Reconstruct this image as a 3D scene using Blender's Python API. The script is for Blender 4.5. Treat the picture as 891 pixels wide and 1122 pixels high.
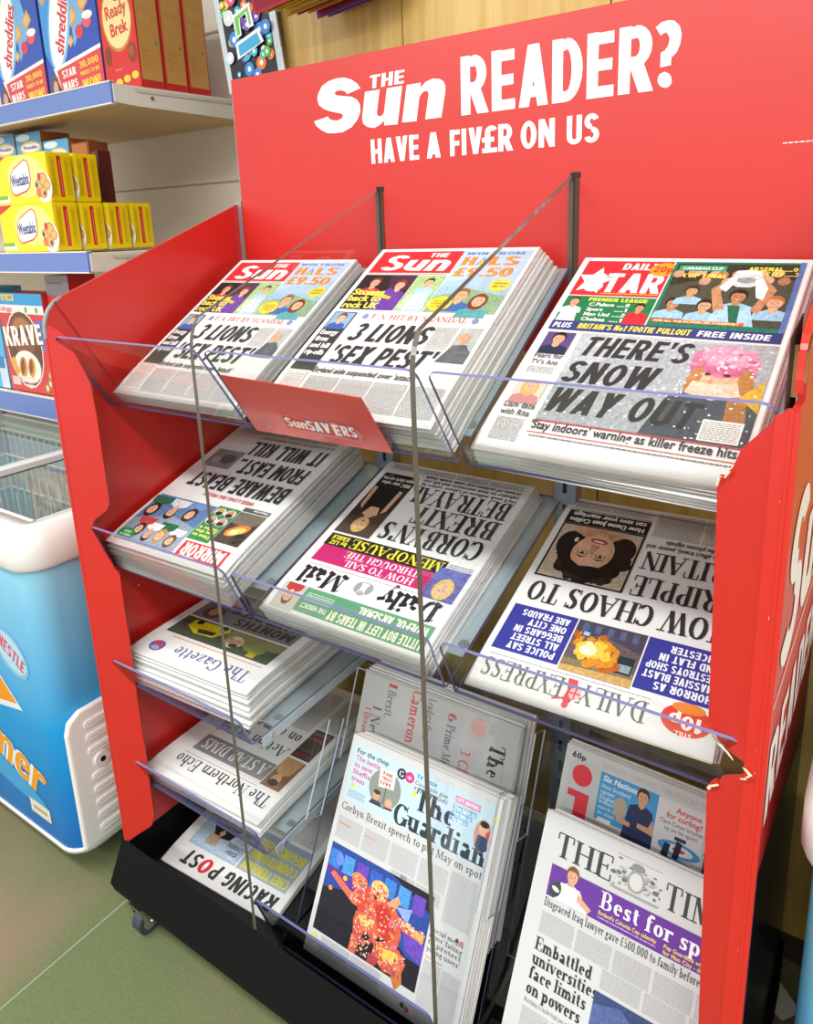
import bpy, bmesh, math, random
from mathutils import Vector, Matrix
random.seed(7)
PI = math.pi
scene = bpy.context.scene
for _o in list(bpy.data.objects):
    bpy.data.objects.remove(_o)
COL = scene.collection

# ------------------------------------------------------------------ camera
cam = bpy.data.cameras.new('camera'); cam_ob = bpy.data.objects.new('camera', cam); COL.objects.link(cam_ob)
_R = Matrix(((0.83152219, 0.55452912, -0.03268494), (0.10907634, -0.22068902, -0.96922583), (-0.54467715, 0.80236763, -0.24399383)))
_r, _d, _f = Vector(_R[0]), Vector(_R[1]), Vector(_R[2])          # right, down, forward in the world
_m = Matrix((_r, -_d, -_f)).transposed().to_4x4()
_m.translation = Vector((0.7863702, -0.6300545, 1.31550324))
cam_ob.matrix_world = _m
cam.sensor_fit = 'AUTO'; cam.sensor_width = 36.0
cam.lens = 799.946 / 1122 * 36.0
cam.shift_x = (445.5 - 460.691) / 1122; cam.shift_y = -(561.0 - 452.612) / 1122
cam.clip_start = 0.02; cam.clip_end = 60
scene.camera = cam_ob

# ------------------------------------------------------------------ light and exposure
world = bpy.data.worlds.new('world'); scene.world = world; world.use_nodes = True
world.node_tree.nodes['Background'].inputs['Color'].default_value = (1.0, 0.985, 0.96, 1)
world.node_tree.nodes['Background'].inputs['Strength'].default_value = 0.85
def area(name, loc, sx, sy, watt, rot=(0, 0, 0), col=(1, 0.985, 0.96)):
    l = bpy.data.lights.new(name, 'AREA'); l.shape = 'RECTANGLE'; l.size = sx; l.size_y = sy; l.energy = watt; l.color = col
    o = bpy.data.objects.new(name, l); COL.objects.link(o); o.location = loc; o.rotation_euler = rot
    return o
for _i, (_x, _y) in enumerate(((-1.4, -1.15), (0.5, -1.15), (2.4, -1.15), (-1.4, -3.1), (0.5, -3.1), (2.4, -3.1))):
    area('ceiling_strip_light', (_x, _y, 2.70), 1.5, 0.35, 36)
vs_ = scene.view_settings
vs_.view_transform = 'Standard'; vs_.look = 'None'; vs_.gamma = 1.0; vs_.use_curve_mapping = False
vs_.exposure = 0.0
scene.cycles.max_bounces = 10; scene.cycles.transparent_max_bounces = 24; scene.cycles.caustics_reflective = False
# ------------------------------------------------------------------ materials
def lin(c):
    c /= 255.0
    return c / 12.92 if c <= 0.04045 else ((c + 0.055) / 1.055) ** 2.4
def rgb(h):
    h = h.lstrip('#')
    return tuple(lin(int(h[i:i + 2], 16)) for i in (0, 2, 4)) + (1.0,)
MATS = {}
def mat(name, hexcol, rough=0.5, metal=0.0, coat=0.0, spec=0.5, noise=0.0, nscale=40.0, bump=0.0, emit=0.0):
    if name in MATS:
        return MATS[name]
    m = bpy.data.materials.new(name); m.use_nodes = True
    nt = m.node_tree; b = nt.nodes['Principled BSDF']
    c = rgb(hexcol)
    b.inputs['Base Color'].default_value = c
    b.inputs['Roughness'].default_value = rough
    b.inputs['Metallic'].default_value = metal
    b.inputs['Coat Weight'].default_value = coat
    b.inputs['Coat Roughness'].default_value = 0.12
    b.inputs['Specular IOR Level'].default_value = spec
    if emit:
        b.inputs['Emission Color'].default_value = c
        b.inputs['Emission Strength'].default_value = emit
    if noise or bump:
        tc = nt.nodes.new('ShaderNodeTexCoord'); n = nt.nodes.new('ShaderNodeTexNoise')
        n.inputs['Scale'].default_value = nscale; n.inputs['Detail'].default_value = 5.0
        nt.links.new(tc.outputs['Object'], n.inputs['Vector'])
        if noise:
            r = nt.nodes.new('ShaderNodeValToRGB')
            r.color_ramp.elements[0].position = 0.3; r.color_ramp.elements[1].position = 0.7
            r.color_ramp.elements[0].color = tuple(min(1, x * (1 - noise)) for x in c[:3]) + (1,)
            r.color_ramp.elements[1].color = tuple(min(1, x * (1 + noise)) for x in c[:3]) + (1,)
            nt.links.new(n.outputs['Fac'], r.inputs['Fac']); nt.links.new(r.outputs['Color'], b.inputs['Base Color'])
        if bump:
            bp = nt.nodes.new('ShaderNodeBump'); bp.inputs['Strength'].default_value = bump
            bp.inputs['Distance'].default_value = 0.002
            nt.links.new(n.outputs['Fac'], bp.inputs['Height']); nt.links.new(bp.outputs['Normal'], b.inputs['Normal'])
    MATS[name] = m
    return m
def ink(hexcol):
    return mat('ink_' + hexcol.strip('#'), hexcol, rough=0.55, spec=0.3)
def gloss(hexcol):
    return mat('card_' + hexcol.strip('#'), hexcol, rough=0.3, spec=0.5)
def acrylic(name, tint, refl=1.0, rough=0.03):
    if name in MATS:
        return MATS[name]
    m = bpy.data.materials.new(name); m.use_nodes = True
    nt = m.node_tree; nt.nodes.remove(nt.nodes['Principled BSDF'])
    out = nt.nodes['Material Output']
    t = nt.nodes.new('ShaderNodeBsdfTransparent'); t.inputs['Color'].default_value = rgb(tint)
    g = nt.nodes.new('ShaderNodeBsdfGlossy'); g.inputs['Roughness'].default_value = rough
    fr = nt.nodes.new('ShaderNodeFresnel'); fr.inputs['IOR'].default_value = 1.49
    mu = nt.nodes.new('ShaderNodeMath'); mu.operation = 'MULTIPLY'; mu.inputs[1].default_value = refl; mu.use_clamp = True
    mx = nt.nodes.new('ShaderNodeMixShader')
    ge = nt.nodes.new('ShaderNodeNewGeometry'); iv = nt.nodes.new('ShaderNodeMath'); iv.operation = 'MULTIPLY_ADD'; iv.inputs[1].default_value = -1; iv.inputs[2].default_value = 1
    m2 = nt.nodes.new('ShaderNodeMath'); m2.operation = 'MULTIPLY'          # only the outer skin reflects
    nt.links.new(ge.outputs['Backfacing'], iv.inputs[0]); nt.links.new(iv.outputs[0], m2.inputs[1]); nt.links.new(mu.outputs[0], m2.inputs[0])
    nt.links.new(fr.outputs['Fac'], mu.inputs[0]); nt.links.new(m2.outputs[0], mx.inputs[0])
    nt.links.new(t.outputs[0], mx.inputs[1]); nt.links.new(g.outputs[0], mx.inputs[2])
    nt.links.new(mx.outputs[0], out.inputs['Surface'])
    MATS[name] = m
    return m

# ------------------------------------------------------------------ mesh builder
class MB:
    def __init__(s):
        s.v = []; s.f = []; s.mi = []; s.mats = []
    def slot(s, m):
        if m not in s.mats:
            s.mats.append(m)
        return s.mats.index(m)
    def add(s, vs, fs, m):
        k = len(s.v); i = s.slot(m)
        s.v += [tuple(p) for p in vs]
        for f in fs:
            s.f.append(tuple(k + q for q in f)); s.mi.append(i)
    def box(s, a, b, m, faces='xXyYzZ'):
        (x0, y0, z0), (x1, y1, z1) = a, b
        vs = [(x0,y0,z0),(x1,y0,z0),(x1,y1,z0),(x0,y1,z0),(x0,y0,z1),(x1,y0,z1),(x1,y1,z1),(x0,y1,z1)]
        F = {'z':(3,2,1,0),'Z':(4,5,6,7),'y':(0,1,5,4),'Y':(2,3,7,6),'x':(3,0,4,7),'X':(1,2,6,5)}
        s.add(vs, [F[c] for c in faces], m)
    def plate(s, pts, thick, m, edge=None):
        """planar polygon (list of 3-D points) given a thickness along its normal"""
        P = [Vector(p) for p in pts]; n = Vector((0, 0, 0))
        for i in range(len(P)):
            n += P[i].cross(P[(i + 1) % len(P)])
        n.normalize(); k = len(P)
        vs = P + [p + n * thick for p in P]
        s.add(vs, [tuple(range(k))[::-1], tuple(range(k, 2 * k))], m)
        s.add(vs, [(i, (i + 1) % k, k + (i + 1) % k, k + i) for i in range(k)], edge or m)
    def ribbon(s, prof, x0, x1, thick, m, edge=None):
        """profile in (y,z) swept along x with thickness (offset along profile normal)"""
        off = []
        for i, p in enumerate(prof):
            a = prof[max(0, i - 1)]; b = prof[min(len(prof) - 1, i + 1)]
            d = Vector((b[0] - a[0], b[1] - a[1])).normalized()
            off.append((p[0] - d.y * thick, p[1] + d.x * thick))
        n = len(prof)
        vs = [(x0, *p) for p in prof] + [(x1, *p) for p in prof] + [(x0, *p) for p in off] + [(x1, *p) for p in off]
        fs = [(i, i + 1, n + i + 1, n + i) for i in range(n - 1)] + [(2*n + i, 3*n + i, 3*n + i + 1, 2*n + i + 1) for i in range(n - 1)]
        s.add(vs, fs, m)
        ed = [(i, 2*n + i, 2*n + i + 1, i + 1) for i in range(n - 1)] + [(n + i, n + i + 1, 3*n + i + 1, 3*n + i) for i in range(n - 1)]
        ed += [(0, n, 3*n, 2*n), (n - 1, 3*n - 1, 4*n - 1, 2*n - 1)]
        s.add(vs, ed, edge or m)
    def tube(s, pts, r, m, k=8, caps=True):
        P = [Vector(p) for p in pts]; vs = []; n = len(P)
        for i, p in enumerate(P):
            d = (P[min(n - 1, i + 1)] - P[max(0, i - 1)]).normalized()
            a = d.cross(Vector((0, 0, 1)));
            if a.length < 1e-3: a = d.cross(Vector((1, 0, 0)))
            a.normalize(); b = d.cross(a)
            for j in range(k):
                t = 2 * PI * j / k
                vs.append(p + (a * math.cos(t) + b * math.sin(t)) * r)
        fs = [(i*k + j, i*k + (j+1) % k, (i+1)*k + (j+1) % k, (i+1)*k + j) for i in range(n - 1) for j in range(k)]
        if caps:
            fs += [tuple(range(k))[::-1], tuple(range((n-1)*k, n*k))]
        s.add(vs, fs, m)
    def obj(s, name, parent=None, loc=(0, 0, 0), smooth=False, bevel=0.0, seg=2):
        me = bpy.data.meshes.new(name)
        me.from_pydata(s.v, [], s.f); me.update()
        for m in s.mats:
            me.materials.append(m)
        me.polygons.foreach_set('material_index', s.mi)
        if smooth:
            me.polygons.foreach_set('use_smooth', [True] * len(s.f))
        o = bpy.data.objects.new(name, me); COL.objects.link(o)
        o.location = loc
        if parent: o.parent = parent
        if bevel:
            bm = bmesh.new(); bm.from_mesh(me); bmesh.ops.remove_doubles(bm, verts=bm.verts, dist=1e-6)
            bmesh.ops.bevel(bm, geom=[e for e in bm.edges if len(e.link_faces) == 2 and e.calc_face_angle(0) > 0.5], offset=bevel, segments=seg, affect='EDGES', profile=0.5)
            bm.to_mesh(me); bm.free()
        return o
def thing(name, label, cat, loc=(0, 0, 0), rot=None, group=None):
    o = bpy.data.objects.new(name, None); COL.objects.link(o); o.location = loc
    o.empty_display_size = 0.05
    if rot is not None: o.rotation_euler = rot
    tag(o, label, cat, group); return o
def tag(o, label=None, cat=None, group=None, kind=None):
    if label: o['label'] = label
    if cat: o['category'] = cat
    if group: o['group'] = group
    if kind: o['kind'] = kind
    return o

# ------------------------------------------------------------------ lettering
_tc = {}
def sans(s, bold=0.0):
    """filled outline of a string, cap height ~1; returns verts (x,y), faces, width"""
    key = (s, bold)
    if key in _tc: return _tc[key]
    cu = bpy.data.curves.new('t', 'FONT'); cu.body = s; cu.size = 1.0 / 0.73; cu.offset = bold; cu.resolution_u = 3; cu.space_character = 1 + bold * 1.3; cu.fill_mode = 'FRONT'
    o = bpy.data.objects.new('t', cu); COL.objects.link(o)
    dg = bpy.context.evaluated_depsgraph_get(); ev = o.evaluated_get(dg); me = ev.to_mesh()
    vs = [(v.co.x, v.co.y) for v in me.vertices]; fs = [tuple(p.vertices) for p in me.polygons]
    ev.to_mesh_clear(); bpy.data.objects.remove(o); bpy.data.curves.remove(cu)
    if vs:
        x0 = min(v[0] for v in vs); vs = [(x - x0, y) for x, y in vs]; w = max(v[0] for v in vs)
    else: w = 0.3
    _tc[key] = (vs, fs, w); return _tc[key]
# serif alphabet: strokes "kind:numbers": L x0 y0 x1 y1 (pen), T same but always thick, t always thin,
# A cx cy rx ry a0 a1 arc, S x y serif bar, D x y dot
SG = {
'A':(.78,'t .06 0 .39 1;T .39 1 .72 0;t .2 .36 .58 .36;S .06 0;S .72 0'),
'B':(.70,'T .16 0 .16 1;A .36 .75 .2 .25 -90 90;A .38 .25 .24 .25 -90 90;t .16 1 .36 1;t .16 .5 .38 .5;t .16 0 .38 0;S .12 0;S .12 1'),
'C':(.72,'A .42 .5 .34 .5 40 320;t .7 .7 .7 1;t .7 0 .7 .28'),
'D':(.78,'T .16 0 .16 1;A .34 .5 .36 .5 -90 90;t .16 1 .34 1;t .16 0 .34 0;S .12 0;S .12 1'),
'E':(.68,'T .16 0 .16 1;t .16 1 .62 1;t .16 0 .64 0;t .16 .52 .46 .52;t .61 1 .61 .74;t .63 0 .63 .27;t .46 .4 .46 .64;S .12 0;S .12 1'),
'F':(.64,'T .16 0 .16 1;t .16 1 .6 1;t .16 .5 .44 .5;t .59 1 .59 .74;t .44 .38 .44 .62;S .16 0;S .12 1'),
'G':(.78,'A .42 .5 .34 .5 40 345;T .68 .05 .68 .42;t .7 .72 .7 1;S .66 .42'),
'H':(.84,'T .16 0 .16 1;T .66 0 .66 1;t .16 .52 .66 .52;S .16 0;S .16 1;S .66 0;S .66 1'),
'I':(.36,'T .18 0 .18 1;S .18 0;S .18 1'),
'J':(.5,'T .3 .2 .3 1;A .16 .2 .14 .2 180 360;S .3 1'),
'K':(.8,'T .16 0 .16 1;t .16 .4 .6 1;T .32 .56 .68 0;S .16 0;S .16 1;S .62 1;S .68 0'),
'L':(.64,'T .16 0 .16 1;t .16 0 .6 0;t .6 0 .6 .3;S .16 1;S .12 0'),
'M':(.98,'t .12 0 .14 1;T .16 1 .48 .05;t .48 .05 .8 1;T .82 0 .82 1;S .12 0;S .12 1;S .82 0;S .84 1'),
'N':(.82,'t .12 0 .12 1;T .14 1 .68 .02;t .68 0 .68 1;S .12 0;S .1 1;S .68 1'),
'O':(.8,'A .4 .5 .33 .5 0 360'),
'P':(.68,'T .16 0 .16 1;A .36 .73 .24 .27 -90 90;t .16 1 .36 1;t .16 .46 .36 .46;S .16 0;S .12 1'),
'Q':(.8,'A .4 .5 .33 .5 0 360;T .42 .2 .7 -.12'),
'R':(.76,'T .16 0 .16 1;A .36 .74 .22 .26 -90 90;t .16 1 .36 1;t .16 .48 .36 .48;T .38 .48 .66 0;S .16 0;S .12 1;S .68 0'),
'S':(.62,'A .31 .74 .22 .26 35 240;T .16 .62 .46 .38;A .31 .26 .24 .26 -145 65;t .53 .75 .53 1;t .08 0 .08 .25'),
'T':(.7,'T .35 0 .35 1;t .04 1 .66 1;t .04 1 .04 .72;t .66 1 .66 .72;S .35 0'),
'U':(.8,'T .16 .3 .16 1;A .4 .3 .24 .3 180 360;t .64 .3 .64 1;S .16 1;S .64 1'),
'V':(.76,'T .08 1 .38 0;t .38 0 .68 1;S .08 1;S .68 1'),
'W':(1.06,'T .08 1 .32 0;t .32 0 .52 1;T .52 1 .76 0;t .76 0 .98 1;S .08 1;S .52 1;S .98 1'),
'X':(.76,'T .1 1 .66 0;t .1 0 .64 1;S .1 1;S .64 1;S .1 0;S .66 0'),
'Y':(.74,'T .08 1 .37 .45;t .37 .45 .66 1;T .37 0 .37 .45;S .08 1;S .66 1;S .37 0'),
'Z':(.66,'T .58 1 .08 0;t .08 1 .58 1;t .08 0 .6 0;t .08 1 .08 .75;t .6 0 .6 .28'),
'a':(.56,'T .38 0 .38 .48;A .24 .46 .14 .2 10 170;A .22 .16 .15 .16 0 360;S .42 0'),
'b':(.58,'T .13 0 .13 1;A .3 .32 .19 .32 -150 150;S .09 1'),
'c':(.5,'A .28 .32 .2 .32 50 310;D .42 .5'),
'd':(.6,'T .42 0 .42 1;A .26 .32 .19 .32 30 330;S .38 1;S .46 0'),
'e':(.52,'A .27 .32 .2 .32 0 310;t .09 .36 .46 .36'),
'f':(.38,'T .16 0 .16 .8;A .3 .8 .14 .2 60 180;t .04 .62 .34 .62;S .16 0;D .36 .9'),
'g':(.54,'A .24 .42 .16 .22 0 360;A .26 -.12 .2 .16 0 360;t .36 .58 .5 .64;T .14 .16 .16 .04'),
'h':(.62,'T .13 0 .13 1;A .3 .42 .16 .22 0 160;T .46 0 .46 .42;S .13 0;S .09 1;S .46 0'),
'i':(.32,'T .15 0 .15 .64;S .15 0;S .11 .64;D .15 .88'),
'j':(.32,'T .15 -.1 .15 .64;A .04 -.1 .11 .16 -120 0;S .11 .64;D .15 .88'),
'k':(.6,'T .13 0 .13 1;t .13 .26 .42 .64;T .24 .36 .5 0;S .13 0;S .09 1;S .44 .64;S .5 0'),
'l':(.3,'T .14 0 .14 1;S .14 0;S .1 1'),
'm':(.92,'T .13 0 .13 .64;A .28 .42 .15 .22 0 160;T .43 0 .43 .42;A .58 .42 .15 .22 0 160;T .74 0 .74 .42;S .13 0;S .09 .64;S .43 0;S .74 0'),
'n':(.62,'T .13 0 .13 .64;A .3 .42 .16 .22 0 160;T .46 0 .46 .42;S .13 0;S .09 .64;S .46 0'),
'o':(.56,'A .28 .32 .21 .32 0 360'),
'p':(.6,'T .13 -.3 .13 .64;A .31 .32 .19 .32 -150 150;S .13 -.3;S .09 .64'),
'q':(.6,'T .44 -.3 .44 .64;A .26 .32 .19 .32 30 330;S .44 -.3'),
'r':(.44,'T .13 0 .13 .64;A .3 .44 .16 .2 60 160;S .13 0;S .09 .64;D .37 .56'),
's':(.46,'A .23 .48 .14 .16 30 240;T .12 .42 .34 .24;A .23 .17 .15 .17 -150 60;t .37 .46 .37 .64;t .08 0 .08 .18'),
't':(.38,'T .17 .14 .17 .86;A .28 .14 .11 .14 180 300;t .04 .62 .34 .62'),
'u':(.62,'T .13 .2 .13 .64;A .29 .2 .16 .2 180 340;T .46 0 .46 .64;S .09 .64;S .42 .64;S .5 0'),
'v':(.56,'T .07 .64 .28 0;t .28 0 .48 .64;S .07 .64;S .48 .64'),
'w':(.8,'T .06 .64 .23 0;t .23 0 .38 .64;T .4 .64 .57 0;t .57 0 .73 .64;S .06 .64;S .4 .64;S .73 .64'),
'x':(.58,'T .09 .64 .47 0;t .09 0 .45 .64;S .09 .64;S .45 .64;S .09 0;S .47 0'),
'y':(.56,'T .07 .64 .28 .02;t .48 .64 .2 -.26;D .14 -.24;S .07 .64;S .48 .64'),
'z':(.5,'T .4 .64 .08 0;t .08 .62 .4 .62;t .08 .02 .42 .02;t .08 .62 .08 .44;t .42 .02 .42 .2'),
"'":(.22,'T .1 1 .08 .74'), '.':(.24,'D .1 .07'), ',':(.24,'D .1 .07;t .13 .05 .06 -.16'), '-':(.36,'T .06 .3 .3 .3'),
'0':(.6,'A .3 .5 .22 .5 0 360'), '1':(.5,'T .25 0 .25 1;t .25 1 .1 .84;S .25 0'), '3':(.56,'A .26 .74 .18 .26 -90 150;A .26 .25 .22 .25 -150 90'),
'5':(.56,'t .14 1 .48 1;t .14 1 .13 .5;A .26 .3 .22 .3 -150 140'), '6':(.6,'A .3 .3 .22 .3 0 360;A .42 .34 .34 .66 100 190'),
'£':(.62,'T .2 .06 .2 .78;A .34 .78 .14 .22 30 180;t .06 .46 .42 .46;t .06 .02 .56 .02'), ' ':(.26,''),
}
def serif(s, thick=.17, thin=.055, gap=.04, black=False):
    vs = []; fs = []; x = 0.0; lev = [0]
    def pen(pts, mode):
        n = len(pts); k = len(vs); ws = []
        for i, p in enumerate(pts):
            a = pts[max(0, i - 1)]; b = pts[min(n - 1, i + 1)]
            dx, dy = b[0] - a[0], b[1] - a[1]; l = math.hypot(dx, dy) or 1; dx /= l; dy /= l
            if mode == 'T': w = thick
            elif mode == 't': w = thin
            elif black: w = thin + (thick - thin) * abs(dx * .7 + dy * .7)
            else: w = math.hypot(thick * dy, thin * dx)
            nx, ny = -dy * w / 2, dx * w / 2
            vs.append((p[0] + nx, p[1] + ny, lev[0])); vs.append((p[0] - nx, p[1] - ny, lev[0]))
        lev[0] = (lev[0] + 1) % 7
        for i in range(n - 1):
            fs.append((k + 2*i, k + 2*i + 1, k + 2*i + 3, k + 2*i + 2))
    for ch in s:
        g = SG.get(ch) or SG.get(ch.lower()) or SG[' ']
        for st in g[1].split(';'):
            if not st: continue
            q = st.split(); a = [float(t) for t in q[1:]]
            if q[0] in 'TtL':
                pen([(x + a[0], a[1]), (x + a[2], a[3])], q[0])
            elif q[0] == 'A':
                n = 5 if black else 14
                # keep the outer edge of the bowl inside its box
                hx, hy = thick / 2 * .6, thin / 2
                pen([(x + a[0] + (a[2] - hx) * math.cos(math.radians(a[4] + (a[5]-a[4]) * i / n)), a[1] + (a[3] - hy) * math.sin(math.radians(a[4] + (a[5]-a[4]) * i / n))) for i in range(n + 1)], 'L')
            elif q[0] == 'S':
                up = thin / 2 if a[1] < .1 else -thin / 2
                if black:
                    pen([(x + a[0] - thick * .8, a[1] + up * 5), (x + a[0] + thick * .8, a[1] + up * .2)], 'T' if a[1] in (0, .64) else 't')
                else:
                    pen([(x + a[0] - thick * .5 - .075, a[1] + up), (x + a[0] + thick * .5 + .075, a[1] + up)], 't')
            elif q[0] == 'D':
                k = len(vs); r = thick * .52
                for i in range(8):
                    vs.append((x + a[0] + r * math.cos(i * PI / 4), a[1] + r * math.sin(i * PI / 4), 7))
                fs.append(tuple(range(k, k + 8)))
        x += g[0] + gap
    return vs, fs, max(x - gap, .01)

# heavy condensed capitals built from bars (V x y0 y1, H y x0 x1), rings (A cx cy rx ry a0 a1) and polygons (P ...)
HV = {
'A':(.54,'P 0 0 .19 0 .31 .66 .27 1 .165 1;P .54 0 .35 0 .23 .66 .27 1 .375 1;P .13 .15 .41 .15 .38 .33 .16 .33'),
'B':(.53,'V 0;H .81 .1 .27;H .41 .1 .28;H 0 .1 .28;A .26 .72 .25 .28 -90 90;A .27 .29 .26 .29 -90 90'),
'C':(.52,'A .27 .5 .27 .5 48 312'), 'D':(.53,'V 0;H .81 .1 .24;H 0 .1 .24;A .25 .5 .28 .5 -90 90'),
'E':(.45,'V 0;H .81 .1 .44;H .41 .1 .42;H 0 .1 .45'), 'F':(.43,'V 0;H .81 .1 .43;H .39 .1 .4'),
'G':(.54,'A .27 .5 .27 .5 45 315;V .32 .05 .46;H .36 .26 .54'), 'H':(.55,'V 0;V .33;H .41 .1 .4'), 'I':(.22,'V 0'),
'J':(.42,'V .2 .25 1;A .2 .27 .22 .27 180 360'), 'K':(.57,'V 0;P .18 .4 .32 1 .56 1 .36 .5;P .2 .5 .38 .66 .58 0 .35 0'),
'L':(.42,'V 0;H 0 .1 .42'), 'M':(.7,'V 0;V .48;P 0 1 .21 1 .43 .1 .27 .1;P .7 1 .49 1 .27 .1 .43 .1'), 'N':(.57,'V 0;V .35;P 0 1 .2 1 .57 0 .37 0'),
'O':(.56,'A .28 .5 .28 .5 0 360'), 'P':(.52,'V 0;H .81 .1 .27;H .37 .1 .27;A .26 .685 .26 .315 -90 90'), 'Q':(.56,'A .28 .5 .28 .5 0 360;P .26 .2 .4 .3 .58 -.04 .42 -.08'),
'R':(.55,'V 0;H .81 .1 .27;H .37 .1 .27;A .26 .685 .26 .315 -90 90;P .17 .42 .37 .5 .56 0 .33 0'),
'S':(.52,'A .26 .735 .255 .265 18 276;A .265 .275 .265 .275 96 -162'), 'T':(.5,'V .14;H .81 0 .5'), 'U':(.55,'V 0 .26 1;V .33 .26 1;A .275 .28 .275 .28 180 360'),
'V':(.56,'P 0 1 .22 1 .30 .3 .38 0 .18 0;P .56 1 .34 1 .26 .3 .18 0 .38 0'), 'W':(.82,'P 0 1 .2 1 .26 .3 .33 0 .13 0;P .51 1 .32 1 .2 .3 .13 0 .33 0;P .31 1 .5 1 .62 .3 .69 0 .49 0;P .82 1 .62 1 .56 .3 .49 0 .69 0'),
'X':(.57,'P 0 1 .23 1 .57 0 .34 0;P .57 1 .34 1 0 0 .23 0'), 'Y':(.56,'P 0 1 .23 1 .36 .5 .39 .35 .17 .35;P .56 1 .33 1 .2 .5 .17 .35 .39 .35;V .17 0 .5'),
'Z':(.47,'H .81 0 .46;H 0 0 .47;P 0 .1 .22 .1 .46 .9 .24 .9'),
'0':(.54,'A .27 .5 .27 .5 0 360'), '1':(.34,'V .12;P 0 .78 .14 1 .3 1 .12 .66'), '2':(.5,'A .25 .73 .25 .27 -20 170;P 0 .12 .22 .16 .49 .7 .3 .66;H 0 0 .5'), '3':(.5,'A .24 .735 .255 .265 -90 160;A .24 .275 .27 .275 -162 90'),
'4':(.54,'V .27;P .27 1 .36 .8 .2 .34 0 .34;H .2 0 .54'), '5':(.5,'H .81 .02 .48;V .02 .45 1;A .23 .32 .28 .32 -155 120'), '6':(.54,'A .27 .31 .27 .31 0 360;P 0 .3 .22 .34 .46 1 .24 1'), '7':(.48,'H .81 0 .48;P .06 0 .28 0 .48 .86 .27 .86'),
'8':(.53,'A .265 .735 .245 .265 0 360;A .265 .28 .265 .28 0 360'), '9':(.54,'A .27 .69 .27 .31 0 360;P .54 .7 .32 .66 .08 0 .3 0'),
"'":(.2,'P .02 1 .2 1 .15 .66 .05 .66'), '.':(.2,'P 0 0 .2 0 .2 .2 0 .2'), ',':(.2,'P 0 .2 .2 .2 .1 -.15 0 -.1'), '-':(.34,'H .4 .02 .32'), '!':(.2,'P 0 1 .2 1 .16 .3 .04 .3;P 0 0 .2 0 .2 .2 0 .2'), '?':(.5,'A .24 .72 .26 .28 -80 165;V .15 .26 .52;P .15 0 .36 0 .36 .19 .15 .19'), '+':(.4,'H .41 0 .4;V .1 .3 .7'),
'£':(.52,'V .1 .06 .72;A .32 .74 .22 .26 25 180;H .40 0 .42;H 0 0 .52'), '&':(.6,'A .27 .74 .22 .26 0 360;A .27 .27 .27 .27 0 360'), ' ':(.24,''),
'o':(.48,'A .24 .34 .24 .34 0 360'), 'p':(.5,'V 0 -.3 .66;A .24 .34 .26 .34 0 360'), 'y':(.5,'P 0 .68 .2 .68 .34 0 .16 0;P .5 .68 .3 .68 .08 -.3 .28 -.3'), 'n':(.5,'V 0 0 .68;V .29 0 .4;A .25 .4 .25 .28 0 180'), 'u':(.5,'V 0 .28 .68;V .29 0 .68;A .25 .28 .25 .28 180 360'),
}
def heavy(s, bar=.19, cross=.175, gap=.07):
    vs = []; fs = []; x = 0.0; lev = [0]
    def add(P):
        k = len(vs); vs.extend((a, c, lev[0]) for a, c in P); fs.append(tuple(range(k, k + len(P)))); lev[0] = (lev[0] + 1) % 8
    for ch in s:
        w, g = HV[ch]
        for st in g.split(';'):
            if not st: continue
            q = st.split(); a = [float(t) for t in q[1:]]
            if q[0] == 'V':
                y0, y1 = (a[1], a[2]) if len(a) > 2 else (0, 1)
                add([(x + a[0], y0), (x + a[0] + bar, y0), (x + a[0] + bar, y1), (x + a[0], y1)] if a[0] < .2 else [(x + a[0] + .015, y0), (x + a[0] + bar + .015, y0), (x + a[0] + bar + .015, y1), (x + a[0] + .015, y1)])
            elif q[0] == 'H':
                add([(x + a[1], a[0]), (x + a[2], a[0]), (x + a[2], a[0] + cross), (x + a[1], a[0] + cross)])
            elif q[0] == 'P':
                P = [(x + a[i], a[i + 1]) for i in range(0, len(a), 2)]
                if sum(P[i][0] * P[(i+1) % len(P)][1] - P[(i+1) % len(P)][0] * P[i][1] for i in range(len(P))) < 0: P.reverse()
                add(P)
            else:
                n = max(4, int(abs(a[5] - a[4]) / 18)); k = len(vs); up = a[5] > a[4]
                for i in range(n + 1):
                    t = math.radians(a[4] + (a[5] - a[4]) * i / n); c, sn = math.cos(t), math.sin(t)
                    vs.append((x + a[0] + a[2] * c, a[1] + a[3] * sn, lev[0])); vs.append((x + a[0] + max(.02, a[2] - bar) * c, a[1] + max(.02, a[3] - cross) * sn, lev[0]))
                for i in range(n):
                    f = (k + 2*i, k + 2*i + 2, k + 2*i + 3, k + 2*i + 1); fs.append(f if up else f[::-1])
                lev[0] = (lev[0] + 1) % 8
        x += w + gap
    return vs, fs, x - gap
def lettering(s, bold):
    """picks the cut: heavy condensed capitals when bold and available, else the plain face smeared to weight"""
    if bold >= .05 and all(c in HV for c in s): return heavy(s)
    if bold <= .03: return sans(s, bold)
    vs, fs, w = sans(s, .02); d = (bold - .02) * .9; V = []; F = []
    for k, o in enumerate((-d, 0, d)):
        n = len(V); V += [(x + d + o, y, k * 2) for x, y in vs]; F += [tuple(n + i for i in f) for f in fs]
    return V, F, w + 2 * d
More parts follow.
